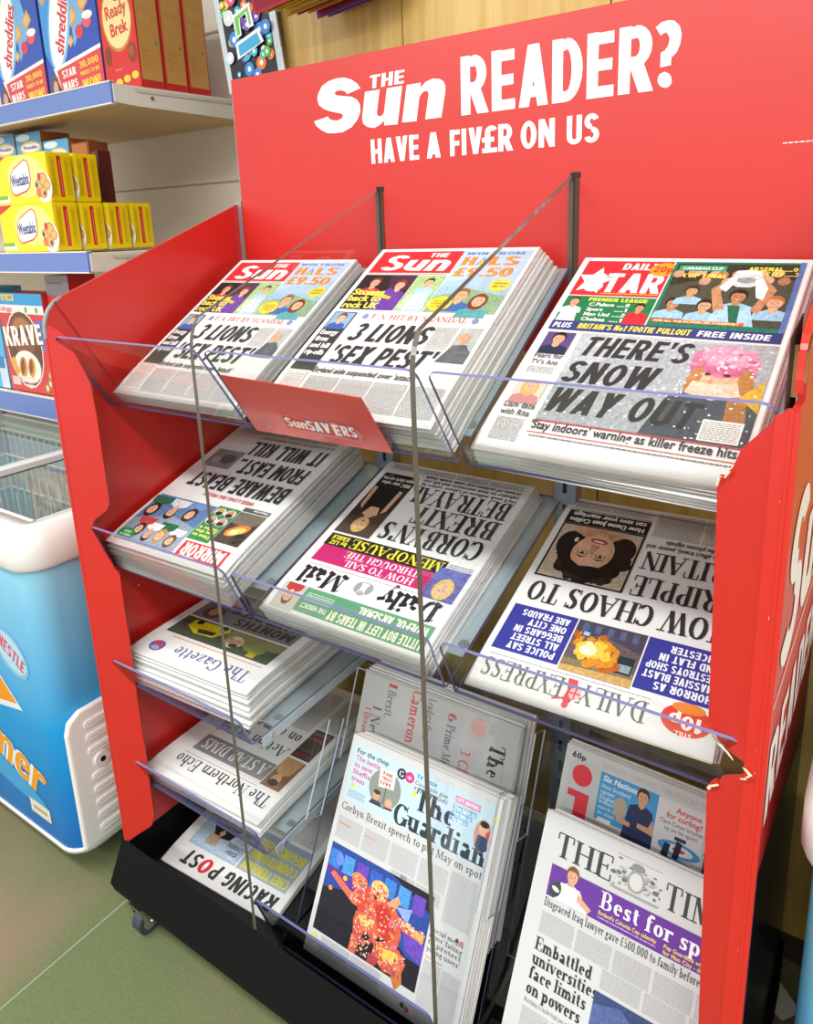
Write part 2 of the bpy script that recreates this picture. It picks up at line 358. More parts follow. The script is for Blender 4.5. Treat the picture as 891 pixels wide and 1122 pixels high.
# ------------------------------------------------------------------ the setting
def wood_mat(name, c1, c2):
    m = bpy.data.materials.new(name); m.use_nodes = True; nt = m.node_tree; b = nt.nodes['Principled BSDF']
    tc = nt.nodes.new('ShaderNodeTexCoord'); mp = nt.nodes.new('ShaderNodeMapping'); mp.inputs['Scale'].default_value = (26, 26, 1.6)
    n = nt.nodes.new('ShaderNodeTexNoise'); n.inputs['Scale'].default_value = 1.0; n.inputs['Detail'].default_value = 6; n.inputs['Distortion'].default_value = 1.2
    r = nt.nodes.new('ShaderNodeValToRGB')
    r.color_ramp.elements[0].color = rgb(c1); r.color_ramp.elements[1].color = rgb(c2)
    r.color_ramp.elements[0].position = .3; r.color_ramp.elements[1].position = .72
    nt.links.new(tc.outputs['Object'], mp.inputs['Vector']); nt.links.new(mp.outputs['Vector'], n.inputs['Vector'])
    nt.links.new(n.outputs['Fac'], r.inputs['Fac']); nt.links.new(r.outputs['Color'], b.inputs['Base Color'])
    b.inputs['Roughness'].default_value = .42
    MATS[name] = m; return m
def struct(o):
    o['kind'] = 'structure'; return o
FLOORM = mat('green_carpet_tile', '#6f7a55', rough=.85, noise=.10, nscale=160, bump=.3, spec=.15)
def carpet_wear(m):     # broad brown wear over the green pile
    nt = m.node_tree; b = nt.nodes['Principled BSDF']; src = b.inputs['Base Color'].links[0].from_socket
    tc = nt.nodes.new('ShaderNodeTexCoord'); n = nt.nodes.new('ShaderNodeTexNoise'); n.inputs['Scale'].default_value = 1.6; n.inputs['Detail'].default_value = 4
    mp = nt.nodes.new('ShaderNodeMapping'); mp.inputs['Location'].default_value = (1.25, .65, 0)
    r = nt.nodes.new('ShaderNodeValToRGB'); r.color_ramp.elements[0].position = .45; r.color_ramp.elements[1].position = .62
    mx = nt.nodes.new('ShaderNodeMix'); mx.data_type = 'RGBA'; mx.inputs['B'].default_value = rgb('#8f7d66')
    nt.links.new(tc.outputs['Object'], mp.inputs['Vector']); nt.links.new(mp.outputs['Vector'], n.inputs['Vector']); nt.links.new(n.outputs['Fac'], r.inputs['Fac'])
    nt.links.new(r.outputs['Color'], mx.inputs['Factor']); nt.links.new(src, mx.inputs['A']); nt.links.new(mx.outputs['Result'], b.inputs['Base Color'])
carpet_wear(FLOORM)
SEAM = mat('carpet_seam', '#a9ae98', rough=.9)
b = MB()
xs = [-3.5, -2.423, -1.423, -.423, .577, 1.577, 3.5]
for i in range(len(xs) - 1):
    b.box((xs[i] + .0015, -3.6, -.05), (xs[i + 1] - .0015, 1.14, 0), FLOORM, 'Z')
    b.box((xs[i + 1] - .0015, -3.6, -.0504), (xs[i + 1] + .0015, 1.14, -.0004), SEAM, 'Z')
b.box((-3.5, -3.6, -.09), (3.5, 1.14, -.0005), FLOORM, 'xXyYz')
for yy in (-2.2, -1.2):
    b.box((-3.5, yy, -.01), (3.5, yy + .003, .0006), SEAM, 'Z')
struct(b.obj('floor'))
b = MB(); b.box((-3.5, -3.6, 2.75), (3.5, 1.14, 2.8), mat('ceiling_white', '#f1efe9', rough=.9)); struct(b.obj('ceiling'))
b = MB(); b.box((-3.5, 1.08, 0), (3.5, 1.14, 2.75), mat('wall_cream', '#b9ab92', rough=.8)); struct(b.obj('wall_back'))
# timber-faced slat wall behind the stand: boards with a groove between them
WOOD = wood_mat('yellow_timber', '#cba650', '#e4c67e')
GRV = mat('board_groove', '#7d5c2b', rough=.7)
b = MB(); x = -.47
for wdt in (.41, .40, .336, .2, .2, .2, .35):
    b.box((x + .0015, .6, 0), (x + wdt - .0015, .62, 2.75), WOOD); x += wdt
b.box((-.47, .606, 0), (x, .63, 2.75), GRV)
struct(b.obj('wall_timber'))
b = MB(); b.box((-.47, .592, 0), (x, .5995, .05), mat('plinth_dark', '#3d3020', rough=.6)); struct(b.obj('baseboard_back'))
# ------------------------------------------------------------------ helpers for packs with printed faces
class Face:
    """draws flat print on a rectangle: origin o, unit directions eu (right), ev (up), normal n; units metres"""
    def __init__(s, mb, o, eu, ev, W, H, ink_fn=gloss, lift=0.0003):
        s.mb = mb; s.o = Vector(o); s.eu = Vector(eu).normalized(); s.ev = Vector(ev).normalized(); s.n = s.eu.cross(s.ev)
        s.W = W; s.H = H; s.h = lift; s.ink = ink_fn
    def pt(s, u, v): return s.o + s.eu * u * s.W + s.ev * v * s.H + s.n * s.h
    def poly(s, pts, col):
        s.h += .00004
        s.mb.add([s.pt(*p) for p in pts], [tuple(range(len(pts)))], s.ink(col))
    def rect(s, u0, v0, u1, v1, col): s.poly([(u0, v0), (u1, v0), (u1, v1), (u0, v1)], col)
    def ell(s, u, v, ru, rv, col, n=20, rot=0.0):
        P = []
        for i in range(n):
            t = 2 * PI * i / n; a = ru * s.W * math.cos(t); c = rv * s.H * math.sin(t)
            P.append((u + (a * math.cos(rot) - c * math.sin(rot)) / s.W, v + (a * math.sin(rot) + c * math.cos(rot)) / s.H))
        s.poly(P, col)
    def text(s, st, u, v, hgt, col, width=None, bold=.04, sh=0.0, rot=0.0, kind='sans', mid=False, xs=.85, **kw):
        """baseline start (u,v); cap height hgt in fractions of H; width in fractions of W"""
        s.h += .00004
        vs, fs, w = lettering(st, bold) if kind == 'sans' else serif(st, **kw)
        k = hgt * s.H; sx = (width * s.W / w) if width else k * xs
        c, sn = math.cos(rot), math.sin(rot); out = []
        for x, y, *lv in vs:
            a = x * sx + y * k * sh - (w * sx / 2 if mid else 0); d = y * k
            out.append(s.o + s.eu * (u * s.W + a * c - d * sn) + s.ev * (v * s.H + a * sn + d * c) + s.n * (s.h + (lv[0] * .000004 if lv else 0)))
        s.mb.add(out, fs, s.ink(col))
def carton(name, label, cat, loc, size, col, rotz=0.0, group=None, side=None, bev=.002):
    """a card box standing on its base; local x width, y depth, z height; front is -y, right end is +x"""
    w, d, h = size
    o = thing(name, label, cat, loc, (0, 0, rotz), group)
    b = MB(); b.box((0, 0, 0), (w, d, h), gloss(col)); b.obj('box', o, bevel=bev)
    return o
def front(o, size):
    b = MB(); return b, Face(b, (0, 0, 0), (1, 0, 0), (0, 0, 1), size[0], size[2])
def right(o, size):
    b = MB(); return b, Face(b, (size[0], 0, 0), (0, 1, 0), (0, 0, 1), size[1], size[2])

# ------------------------------------------------------------------ shelving unit on the left
WHITE = mat('shelf_white', '#efebe0', rough=.45)
STRIP = mat('price_strip_blue', '#6c86c8', rough=.35)
unit = thing('shelving_unit', 'cream metal shop shelving unit with blue price strips behind the chest freezer', 'shelving', (-1.6, .95, 0))
def L(p): return (p[0] + 1.6, p[1] - .95, p[2])
b = MB(); b.box(L((-2.9, 1.02, .05)), L((-.62, 1.05, 2.3)), mat('shelf_back_cream', '#f0eadb', rough=.6))
for z in (.55, .95, 1.475, 1.9):
    b.box(L((-2.9, 1.017, z)), L((-.62, 1.02, z + .006)), mat('shelf_back_line', '#b4aa94', rough=.6), 'xXyzZ')
b.obj('back_panel', unit)
def shelf(z, yf, xr, skew, th=.042, name='shelf'):
    b = MB()
    A = [(-2.9, yf + .012), (xr, yf + .012), (xr + skew, 1.015), (-2.9, 1.015)]
    vs = [L((x, y, z)) for x, y in A] + [L((x, y, z - th)) for x, y in A]
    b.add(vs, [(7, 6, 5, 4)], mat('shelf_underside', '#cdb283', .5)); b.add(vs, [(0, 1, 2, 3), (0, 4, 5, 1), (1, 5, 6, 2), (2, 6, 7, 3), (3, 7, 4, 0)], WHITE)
    s = b.obj(name, unit, bevel=.003)
    b = MB(); b.box(L((-2.9, yf, z - th - .002)), L((xr, yf + .012, z + .004)), STRIP)
    b.box(L((-2.9, yf - .001, z - th - .004)), L((xr, yf + .012, z - th - .001)), WHITE); b.box(L((-2.9, yf - .001, z + .003)), L((xr, yf + .012, z + .006)), WHITE)
    b.obj('price_strip', s)
    b = MB()  # folded end bracket
    e = Vector((skew, 1.015 - yf - .012, 0)).normalized()
    p0 = Vector(L((xr + .001, yf + .006, z))); p1 = p0 + e * (1.0 - yf)
    nrm = Vector((e.y, -e.x, 0)) * .003
    dn = Vector((0, 0, -1))
    q = [p0, p0 + dn * th, p0 + e * .06 + dn * (th + .004), p1 + dn * (th + .012), p1]
    b.plate([v + nrm for v in q][::-1], .004, WHITE)
    b.plate([v + nrm * 2 for v in (p0 + e*.05 + dn*.006, p0 + e*.06 + dn*.014, p1 + dn*.014, p1 + dn*.006)][::-1], .0015, mat('shelf_white_2', '#dcd7c8', rough=.45))
    b.tube([p0 + e * .1 + dn * .024, p0 + e * .1 + dn * .024 + nrm * 2.6], .004, mat('screw_brass', '#a58f5e', .4, .7))
    b.obj('end_bracket', s)
    return s
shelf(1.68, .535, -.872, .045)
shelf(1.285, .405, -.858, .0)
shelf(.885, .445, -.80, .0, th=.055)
b = MB(); b.box(L((-.70, .985, .05)), L((-.62, 1.045, 2.3)), mat('upright_gap_shade', '#4b4233', rough=.6)); b.obj('upright', unit)  # end post coloured dark to stand for the shaded gap beside it
b = MB(); b.box(L((-2.9, .60, .0)), L((-.80, 1.04, .12)), mat('plinth_cream', '#cfc8b6', rough=.6)); b.obj('plinth', unit, bevel=.004)

# wheat cereal cartons, blue
def blue_carton(x, label):
    sz = (.255, .07, .335)
    o = carton('cereal_box', label, 'box', (x, .64, 1.684), sz, '#2a49a5', group='blue cereal cartons on the top shelf')
    b, f = front(o, sz)
    f.rect(0, 0, 1, 1, '#2f55b8'); f.poly([(.0, .42), (.1, .3), (.75, .96), (.72, 1), (.0, 1)], '#3f9be0'); f.poly([(.55, .4), (.8, .62), (.66, 1), (.55, 1)], '#6db6ec')
    f.poly([(.02, .05), (.2, .0), (.35, .0), (.36, .2), (.08, .22)], '#3b3d66')
    for u, v, s_ in ((.1, .86, .13), (.2, .98, .12), (.57, .62, .1), (.78, .7, .1), (.5, .45, .06)):
        f.poly([(u - s_, v), (u - .2*s_, v - s_ * .8), (u + s_, v - .1*s_), (u + .3*s_, v + s_*.8)], '#d2a061')
        f.poly([(u - s_*.7, v), (u - .2*s_, v - s_ * .5), (u + s_*.6, v - .1*s_), (u + .2*s_, v + s_*.5)], '#e3bd84')
    f.ell(.67, .5, .07, .05, '#d8434d'); f.ell(.82, .56, .08, .05, '#e85a66'); f.ell(.84, .6, .09, .03, '#fbf6f0')
    f.ell(.34, .62, .2, .4, '#86c4f0', rot=-.3); f.ell(.33, .62, .165, .36, '#f6f8fb', rot=-.3)
    f.text('shreddies', .34, .36, .13, '#d23a40', width=.66, bold=.06, rot=1.2, sh=.1)
    f.poly([(.12, .28), (1, .38), (1, .0), (.3, .0)], '#f5f1ee'); f.poly([(.18, .26), (1, .35), (1, .0), (.27, .0)], '#da4a4c')
    f.text('STAR', .27, .19, .06, '#fff4f0', width=.26, bold=.07, rot=.08); f.text('WARS', .26, .1, .06, '#fff4f0', width=.28, bold=.07, rot=.08)
    f.text('30,000', .6, .235, .05, '#f7d33a', width=.34, bold=.06, rot=.08); f.text('PRIZES TO BE', .6, .18, .03, '#f7d33a', width=.34, bold=.06, rot=.08); f.text('WON!', .62, .075, .075, '#f7d33a', width=.33, bold=.08, rot=.08)
    f.ell(.12, .14, .075, .1, '#6f5142'); f.ell(.12, .13, .045, .06, '#d9a588')
    b.obj('front_print', o)
    b, f = right(o, sz); f.rect(.05, .0, .95, 1, '#3a4f9e'); f.rect(.05, .0, .95, .3, '#8a4a4a'); f.poly([(.1, .4), (.9, .34), (.9, .5), (.2, .62)], '#c99a5c'); b.obj('side_print', o)
blue_carton(-1.562, 'blue wheat cereal box at the left end of the top shelf')
blue_carton(-1.294, 'blue wheat cereal box on the top shelf, touching the red oat cereal box')
# oat cereal cartons, red with tan sides
for i in range(3):
    sz = (.141, .0715, .262)
    a = 0.0; ox, oy = -1.031, .64 + i * .0755
    o = carton('oat_cereal_box', ['red oat cereal box with a cream oval badge facing forward on the top shelf', 'middle one of the three red and tan oat boxes on the top shelf', 'rearmost of the three red and tan oat boxes on the top shelf'][i], 'box', (ox, oy, 1.684), sz, '#cf2f2c', rotz=a, group='red oat cereal cartons on the top shelf')
    b, f = right(o, sz); f.rect(.06, .085, .94, 1, '#d9a35c'); f.rect(.0, .0, 1, .085, '#d23430')
    for k in range(9): f.rect(.18, .2 + k * .02, .3 + .5 * random.random(), .206 + k * .02, '#c58b47')
    f.text('Ready', .22, .74, .09, '#e2b573', width=.6, bold=.02); f.text('Brek', .22, .6, .09, '#e2b573', width=.45, bold=.02); f.ell(.78, .43, .06, .014, '#3aa58a'); b.obj('side_print', o)
    if i == 0:
        b, f = front(o, sz); f.rect(0, 0, 1, 1, '#d22f2c'); f.ell(.55, .98, .4, .14, '#f3d9c8'); f.ell(.5, .66, .43, .3, '#c98e3a'); f.ell(.5, .66, .4, .27, '#f1dc9c')
        f.ell(.55, .93, .2, .09, '#e25a58'); f.ell(.55, .86, .13, .06, '#d8434d')
        f.text('Ready', .2, .66, .12, '#cf3a2c', width=.62, bold=.05, rot=.1); f.text('Brek', .3, .5, .12, '#cf3a2c', width=.5, bold=.05, rot=.1)
        f.ell(.14, .34, .1, .09, '#8d3a1e'); f.ell(.84, .33, .13, .09, '#8d3a1e'); f.ell(.82, .35, .08, .05, '#a8522c'); f.rect(.3, .2, .5, .21, '#e98f7c')
        for k in range(4): f.ell(.14 + k * .24, .07 + .02 * k, .1, .035, '#f0cf4a')
        b.obj('front_print', o)
# yellow biscuit cartons
lab = {(0, 0): 'front yellow wheat biscuit box in the bottom row, oval name badge showing', (0, 1): 'second yellow biscuit box back in the bottom row', (0, 2): 'third yellow biscuit box back in the bottom row', (0, 3): 'rearmost yellow biscuit box in the bottom row, nearest the red stand',
       (1, 0): 'front yellow wheat biscuit box stacked on top, oval name badge showing', (1, 1): 'rear yellow biscuit box stacked on the upper row'}
def biscuit_box(row, k):
    sz = (.255, .0655, .1185)
    o = carton('wheat_biscuit_box', lab[(row, k)], 'box', (-1.256 - (.008 if row else 0) - .002 * (k % 2), .4215 + k * .0735 + (.006 if row else 0), 1.292 + row * .1195), sz, '#f4d90c', group='yellow wheat biscuit cartons on the middle shelf', bev=.004)
    b, f = right(o, sz)
    f.rect(.40, .1, .56, .92, '#d8222a'); f.rect(.12, .12, .3, .9, '#e8c40a'); f.rect(.68, .12, .9, .9, '#e8c40a')
    for q in range(14): f.rect(.16, .16 + q * .05, .26, .175 + q * .05, '#b59a18'); f.rect(.72, .16 + q * .05, .82 - .05 * random.random(), .175 + q * .05, '#b59a18')
    for q in range(16): f.rect(.46, .14 + q * .045, .5, .165 + q * .045, '#f2b0a4')
    b.obj('end_print', o)
    b, f = front(o, sz)
    f.rect(0, 0, 1, 1, '#fbe20e'); f.ell(.6, .55, .34, .42, '#fdf08a')
    f.ell(.9, .3, .14, .32, '#f3efe6')
    for u, v, r in ((.82, .36, .07), (.9, .46, .08), (.88, .2, .07), (.96, .34, .06)):
        f.ell(u, v, r, r * 1.8, '#d09a4e'); f.ell(u, v, r * .7, r * 1.2, '#e2b873')
    f.ell(.84, .52, .03, .08, '#d8323c'); f.ell(.8, .2, .04, .1, '#e8744e', rot=.5); f.ell(.78, .36, .02, .05, '#3d3f78'); f.ell(.9, .18, .02, .05, '#3d3f78')
    for rr, cc in ((.0, '#d64a2c'), (.014, '#fffdf6')):
        f.poly([(.30 + rr, .30), (.33 + rr, .20 + rr * 2), (.38, .17 + rr * 2.4), (.58, .24 + rr * 2.4), (.65 - rr, .32 + rr), (.69 - rr, .46), (.69 - rr, .76), (.665 - rr, .87 - rr), (.61, .905 - rr * 2), (.40, .74 - rr * 2), (.33 + rr, .62), (.30 + rr, .46)], cc)
    f.text('Weetabix', .325, .36, .25, '#2b3c8c', width=.335, bold=.07, rot=.06, sh=.05)
    f.poly([(0, .8), (.27, 1), (0, 1)], '#d8323c'); f.rect(0, .05, .26, .2, '#f4f1e2'); f.rect(0, .12, .22, .2, '#7ab93c')
    b.obj('front_print', o)
for k in range(4): biscuit_box(0, k)
for k in range(2): biscuit_box(1, k)
# small packs behind the yellow boxes
for i, (x, zb, wd, h) in enumerate(((-1.585, 1.287, .124, .338), (-1.452, 1.287, .131, .334), (-1.312, 1.4125, .122, .178))):
    sz = (wd, .09, h)
    o = carton('mini_biscuit_pack', ['leftmost of three small blue packs behind the yellow boxes', 'middle one of three small blue packs behind the yellow boxes', 'right hand one of three small blue packs behind the yellow boxes'][i], 'box', (x, .605, zb), sz, '#a8642a', group='small blue packs behind the yellow boxes')
    if i == 2: sz = (wd, .09, h)
    b, f = front(o, sz); q = .12 / h; f.rect(0, 1 - q, 1, 1, '#4fa6dc'); f.rect(0, 1 - q, 1, 1 - q * .5, '#c98a3c'); f.ell(.55, 1 - q * .34, .4, q * .16, '#e5c96a'); f.ell(.55, 1 - q * .33, .34, q * .11, '#f4f2ea'); f.text('Weetabix', .26, 1 - q * .37, q * .085, '#2b3c8c', width=.58, bold=.07); f.ell(.3, 1 - q * .1, .28, q * .08, '#d8ecf8')
    b.obj('front_print', o)
for i, (x, wd, cc) in enumerate(((-1.180, .08, '#8a4a1e'), (-1.094, .03, '#5a2020'))):
    sz = (wd, .06 - .02 * i, .162 - .026 * i)
    o = carton('brown_pack', ['small orange-brown pack to the right of the blue packs', 'thin dark maroon pack at the end of the row of small packs'][i], 'box', (x, .605, 1.4125), sz, cc)
    b, f = front(o, sz); f.rect(.08, .72, .92, .97, ['#b5702c', '#6e2a2a'][i]); f.rect(.08, .1, .92, .6, ['#7c3f18', '#4a1a1a'][i]); b.obj('front_print', o)
# bottom shelf: chocolate cereal
sz = (.235, .08, .285)
o = carton('chocolate_cereal_box', 'red chocolate cereal box with big white letters on the lowest shelf', 'box', (-1.425, .462, .893), sz, '#cc3231')
b, f = front(o, sz)
f.rect(0, 0, 1, 1, '#d8393a'); f.rect(0, .88, 1, 1, '#2f9bd6'); f.rect(0, .8, 1, .885, '#f0ebe6'); f.rect(.1, .925, .38, .985, '#e9d23c'); f.text('£2.99', .13, .935, .04, '#2a6a9c', width=.22, bold=.06)
f.text('Kelloggs', .0, .82, .05, '#d8393a', width=.3, bold=.04, sh=.2); f.ell(.62, .84, .03, .03, '#53b35a'); f.ell(.85, .84, .03, .03, '#53b35a')
f.rect(.78, .45, 1, .74, '#5578c4')
f.ell(.46, .44, .4, .4, '#efe0cf'); f.ell(.46, .44, .38, .38, '#6b3a22'); f.ell(.46, .58, .3, .2, '#8a4d2e'); f.ell(.46, .64, .2, .12, '#b27448'); f.ell(.46, .6, .12, .06, '#4a2413')
f.ell(.46, .26, .3, .17, '#f6f0e4')
for u, v, r in ((.36, .25, .09), (.55, .26, .08)): f.ell(u, v, r, r * 1.3, '#dc9a34', rot=-.3); f.ell(u - .01, v + .01, r * .5, r, '#8a4a1c', rot=-.3)
f.ell(.16, .3, .06, .05, '#e0ac3a'); f.ell(.2, .22, .06, .05, '#e0ac3a')
f.text('KRAVE', .03, .44, .21, '#8a5a2a', width=.9, bold=.08, rot=.08); f.text('KRAVE', .04, .455, .2, '#fffaf0', width=.86, bold=.07, rot=.08)
for u, v in ((.92, .12), (.84, .07), (.95, .2)): f.ell(u, v, .06, .06, '#b5743a'); f.ell(u, v, .03, .03, '#e8dcb8')
f.rect(.06, .06, .25, .15, '#e6c8c0'); f.rect(.3, .1, .58, .12, '#f3dcd2'); f.rect(.32, .06, .56, .08, '#f3dcd2'); f.rect(.3, .14, .6, .16, '#f3dcd2')
b.obj('front_print', o)
sz = (.2, .08, .3)
o = carton('rice_cereal_box', 'pale blue cereal box at the left edge of the lowest shelf', 'box', (-1.635, .462, .893), sz, '#4aaede')
b, f = front(o, sz); f.rect(.0, .0, 1, 1, '#57b6e4'); f.rect(.78, 0, 1, .3, '#cfe3ee'); f.rect(.7, .2, .95, .32, '#3d7fc4'); f.rect(.0, .86, 1, 1, '#2f9bd6'); f.rect(.2, .05, .7, .14, '#8fd0ee'); b.obj('front_print', o)
sz = (.11, .08, .335)
o = carton('silver_cereal_box', 'tall grey-topped box between the red chocolate cereal and the stand', 'box', (-1.182, .475, .893), sz, '#cc3231')
b, f = front(o, sz); f.rect(0, .0, 1, .84, '#c93634'); f.rect(0, .84, 1, 1, '#9a9398'); f.rect(.1, .93, .7, .945, '#6e666c'); b.obj('front_print', o)

# ------------------------------------------------------------------ foil packs on the timber wall
o = thing('foil_banner_pack', 'clear packet holding a rainbow foil letter banner, hanging above the red board', 'packet', (-.424, .575, 1.625), (0, math.radians(-7.5), 0))
b = MB(); W_, H_ = .17, .36
b.box((-W_/2, 0, 0), (W_/2, .006, H_), mat('foil_card', '#c9d4dc', .25, .3)); b.obj('packet', o, bevel=.002)
b = MB(); f = Face(b, (-W_/2, 0, 0), (1, 0, 0), (0, 0, 1), W_, H_)
f.rect(.1, .0, .9, 1, '#26242f')
rr = random.Random(5)
for k in range(70):
    u, v = rr.uniform(.13, .87), rr.uniform(.04, .98); c = rr.choice(['#3a86d8', '#e0447c', '#58b84a', '#f0c22c', '#7a55c8', '#e8792c', '#3cb8c8', '#d8dce4'])
    r = rr.uniform(.02, .06); f.ell(u, v, r * 1.6, r * .75, c, n=12); f.ell(u, v, r * .6, r * .3, '#f2f2f8', n=8)
f.poly([(.3, .56), (.75, .56), (.84, .72), (.78, .9), (.26, .9), (.2, .72)], '#e8eaf2'); f.poly([(.34, .585), (.72, .585), (.79, .72), (.74, .875), (.3, .875), (.26, .72)], '#c83058')
for u in (.38, .54, .68): f.rect(u, .6, u + .06, .86, '#4a6fd0')
f.ell(.56, .7, .05, .03, '#1d1a24'); f.ell(.72, .74, .04, .025, '#1d1a24'); f.poly([(.26, .9), (.74, .9), (.7, 1), (.3, 1)], '#7fd04a')
f.poly([(.36, .48), (.66, .5), (.66, .55), (.36, .53)], '#f0d23c'); f.ell(.7, .52, .08, .04, '#f2e49a'); f.ell(.7, .52, .04, .02, '#26242f')
f.poly([(.32, .4), (.64, .43), (.66, .3), (.56, .3), (.55, .38), (.44, .37), (.43, .28), (.33, .27)], '#e8eaf2'); f.poly([(.35, .385), (.61, .41), (.62, .315), (.585, .315), (.575, .39), (.42, .37), (.41, .29), (.355, .285)], '#6cc44a')
f.poly([(.3, .25), (.72, .28), (.78, .2), (.3, .16)], '#e8eaf2'); f.poly([(.34, .235), (.69, .26), (.73, .2), (.34, .175)], '#3fa8d8')
b.obj('printed_banner', o)
b = MB(); b.box((-.015, .003, H_), (.015, .006, H_ + .05), mat('foil_card', '#c9d4dc')); b.obj('hang_tab', o)
cols = ['#b82638', '#c8962a', '#d8b040', '#b88a24', '#a83030', '#c89a30', '#6a3a98', '#7a48b0']
for i in range(8):
    o = thing('hanging_packet', 'one of the red, gold and purple packets hanging on the hook above the board', 'packet', (-.205 + .012 * i, .455 + .016 * i, 1.722 + .0035 * (i % 3)), (math.radians(8), math.radians(-3), math.radians(-6)), 'packets hanging above the board')
    b = MB(); W_ = .20 - .004 * (i % 3)
    b.box((-W_/2, 0, 0), (W_/2, .004, .24), mat('foil_' + cols[i], cols[i], .28, .35)); b.obj('packet', o, bevel=.001)
    b = MB(); f = Face(b, (-W_/2, 0, 0), (1, 0, 0), (0, 0, 1), W_, .24, lambda c: mat('foil_' + c, c, .3, .3)); f.rect(.03, .02, .97, .1, ['#8c1c2c', '#e0b64a'][i % 2]); f.rect(.2, .3, .8, .8, '#d8c47a'); b.obj('printed_face', o)
b = MB(); b.tube([(-.14, .598, 1.93), (-.14, .44, 1.93), (-.14, .425, 1.945)], .003, mat('hook_steel', '#b9bcc0', .3, .9))
tag(b.obj('wall_hook'), 'thin steel display hook carrying the red and gold packets', 'hook')

b = MB(); b.tube([(-.443, .599, 2.02), (-.443, .565, 2.02), (-.443, .56, 2.03)], .0025, mat('hook_steel', '#b9bcc0', .3, .9))
tag(b.obj('wall_hook'), 'short steel hook holding the rainbow banner packet', 'hook')
# ------------------------------------------------------------------ chest freezers
def chest_freezer(name, label, x0, x1, y0, y1, letters):
    o = thing(name, label, 'freezer', ((x0 + x1) / 2, (y0 + y1) / 2, 0))
    cx, cy = (x0 + x1) / 2, (y0 + y1) / 2
    def q(x, y, z): return (x - cx, y - cy, z)
    def ring(z, inset=0, r=.05, n=6):
        P = []
        for (px, py, a0) in ((x1 - r, y0 + r, -90), (x1 - r, y1 - r, 0), (x0 + r, y1 - r, 90), (x0 + r, y0 + r, 180)):
            for i in range(n + 1):
                a = math.radians(a0 + 90 * i / n); P.append(q(px + (r - inset) * math.cos(a), py + (r - inset) * math.sin(a), z))
        return P
    def loft(zs, m, name, cap0=False, cap1=False, smooth=True):
        b = MB(); R = [ring(z, i) for z, i in zs]; n = len(R[0])
        vs = [p for r in R for p in r]
        fs = [(k*n + i, k*n + (i+1) % n, (k+1)*n + (i+1) % n, (k+1)*n + i) for k in range(len(R) - 1) for i in range(n)]
        if cap0: fs.append(tuple(range(n))[::-1])
        if cap1: fs.append(tuple(range((len(R)-1)*n, len(R)*n)))
        b.add(vs, fs, m); return b.obj(name, o, smooth=smooth)
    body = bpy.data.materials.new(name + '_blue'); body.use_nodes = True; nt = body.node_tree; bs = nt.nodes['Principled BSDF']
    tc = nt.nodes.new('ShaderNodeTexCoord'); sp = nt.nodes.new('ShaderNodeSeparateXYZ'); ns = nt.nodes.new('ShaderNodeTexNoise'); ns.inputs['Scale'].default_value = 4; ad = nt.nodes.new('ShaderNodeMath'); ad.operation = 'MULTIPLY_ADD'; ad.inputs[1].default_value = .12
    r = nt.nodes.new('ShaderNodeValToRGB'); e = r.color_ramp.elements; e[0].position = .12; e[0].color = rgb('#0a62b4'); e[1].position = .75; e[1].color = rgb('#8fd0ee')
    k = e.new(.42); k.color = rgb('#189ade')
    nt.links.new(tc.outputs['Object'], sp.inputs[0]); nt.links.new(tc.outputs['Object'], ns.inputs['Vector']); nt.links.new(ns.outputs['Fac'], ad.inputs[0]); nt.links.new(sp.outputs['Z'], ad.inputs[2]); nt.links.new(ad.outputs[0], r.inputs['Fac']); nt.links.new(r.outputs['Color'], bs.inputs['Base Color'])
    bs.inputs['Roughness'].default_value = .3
    wh = mat('freezer_white', '#eef0ee', .3)
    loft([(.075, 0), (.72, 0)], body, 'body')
    loft([(.066, .004), (.066, -.002), (.078, -.003), (.078, .002)], wh, 'base_trim')
    loft([(.715, -.008), (.725, -.014), (.765, -.014), (.795, -.002), (.80, .012), (.795, .045), (.76, .049)], wh, 'rim')
    # opening: tray walls, glass, sliding frame, baskets
    gx0, gx1, gy0, gy1 = x0 + .06, x1 - .06, y0 + .06, y1 - .06
    b = MB(); b.box(q(gx0, gy0, .3), q(gx1, gy1, .301), mat('liner_grey', '#cfd3cf', .5)); 
    for a, c in (((gx0, gy0), (gx1, gy0)), ((gx1, gy0), (gx1, gy1)), ((gx1, gy1), (gx0, gy1)), ((gx0, gy1), (gx0, gy0))):
        b.add([q(*a, .3), q(*c, .3), q(*c, .79), q(*a, .79)], [(3, 2, 1, 0)], mat('liner_grey', '#b9beb9'))
    b.obj('liner', o)
    b = MB(); rim = [(x0 + .045, y0 + .045, x1 - .045, y0 + .062), (x0 + .045, y1 - .062, x1 - .045, y1 - .045), (x0 + .045, y0 + .045, x0 + .062, y1 - .045), (x1 - .062, y0 + .045, x1 - .045, y1 - .045)]
    for a in rim: b.box(q(a[0], a[1], .755), q(a[2], a[3], .79), wh)
    b.obj('lid_track', o)
    xm = x1 - .50
    g = acrylic('freezer_glass', '#f4f7f6', .8)
    b = MB(); b.box(q(xm, gy0, .772), q(gx1, gy1, .776), g); fr = b.obj('glass_lid', o)
    b = MB(); b.box(q(xm - .01, gy0, .766), q(xm + .022, gy1, .784), wh); b.box(q(xm + .022, gy0, .766), q(xm + .03, gy1, .776), mat('lid_seal', '#7d827c', .6)); b.obj('lid_frame', fr)
    b = MB(); b.box(q(gx0, gy0, .783), q(xm + .05, gy1, .787), g); fr = b.obj('glass_lid', o)
    b = MB(); b.box(q(xm + .03, gy0, .779), q(xm + .062, gy1, .793), wh); b.obj('lid_frame', fr)
    wire = mat('basket_wire', '#e9ece8', .35)
    b = MB()
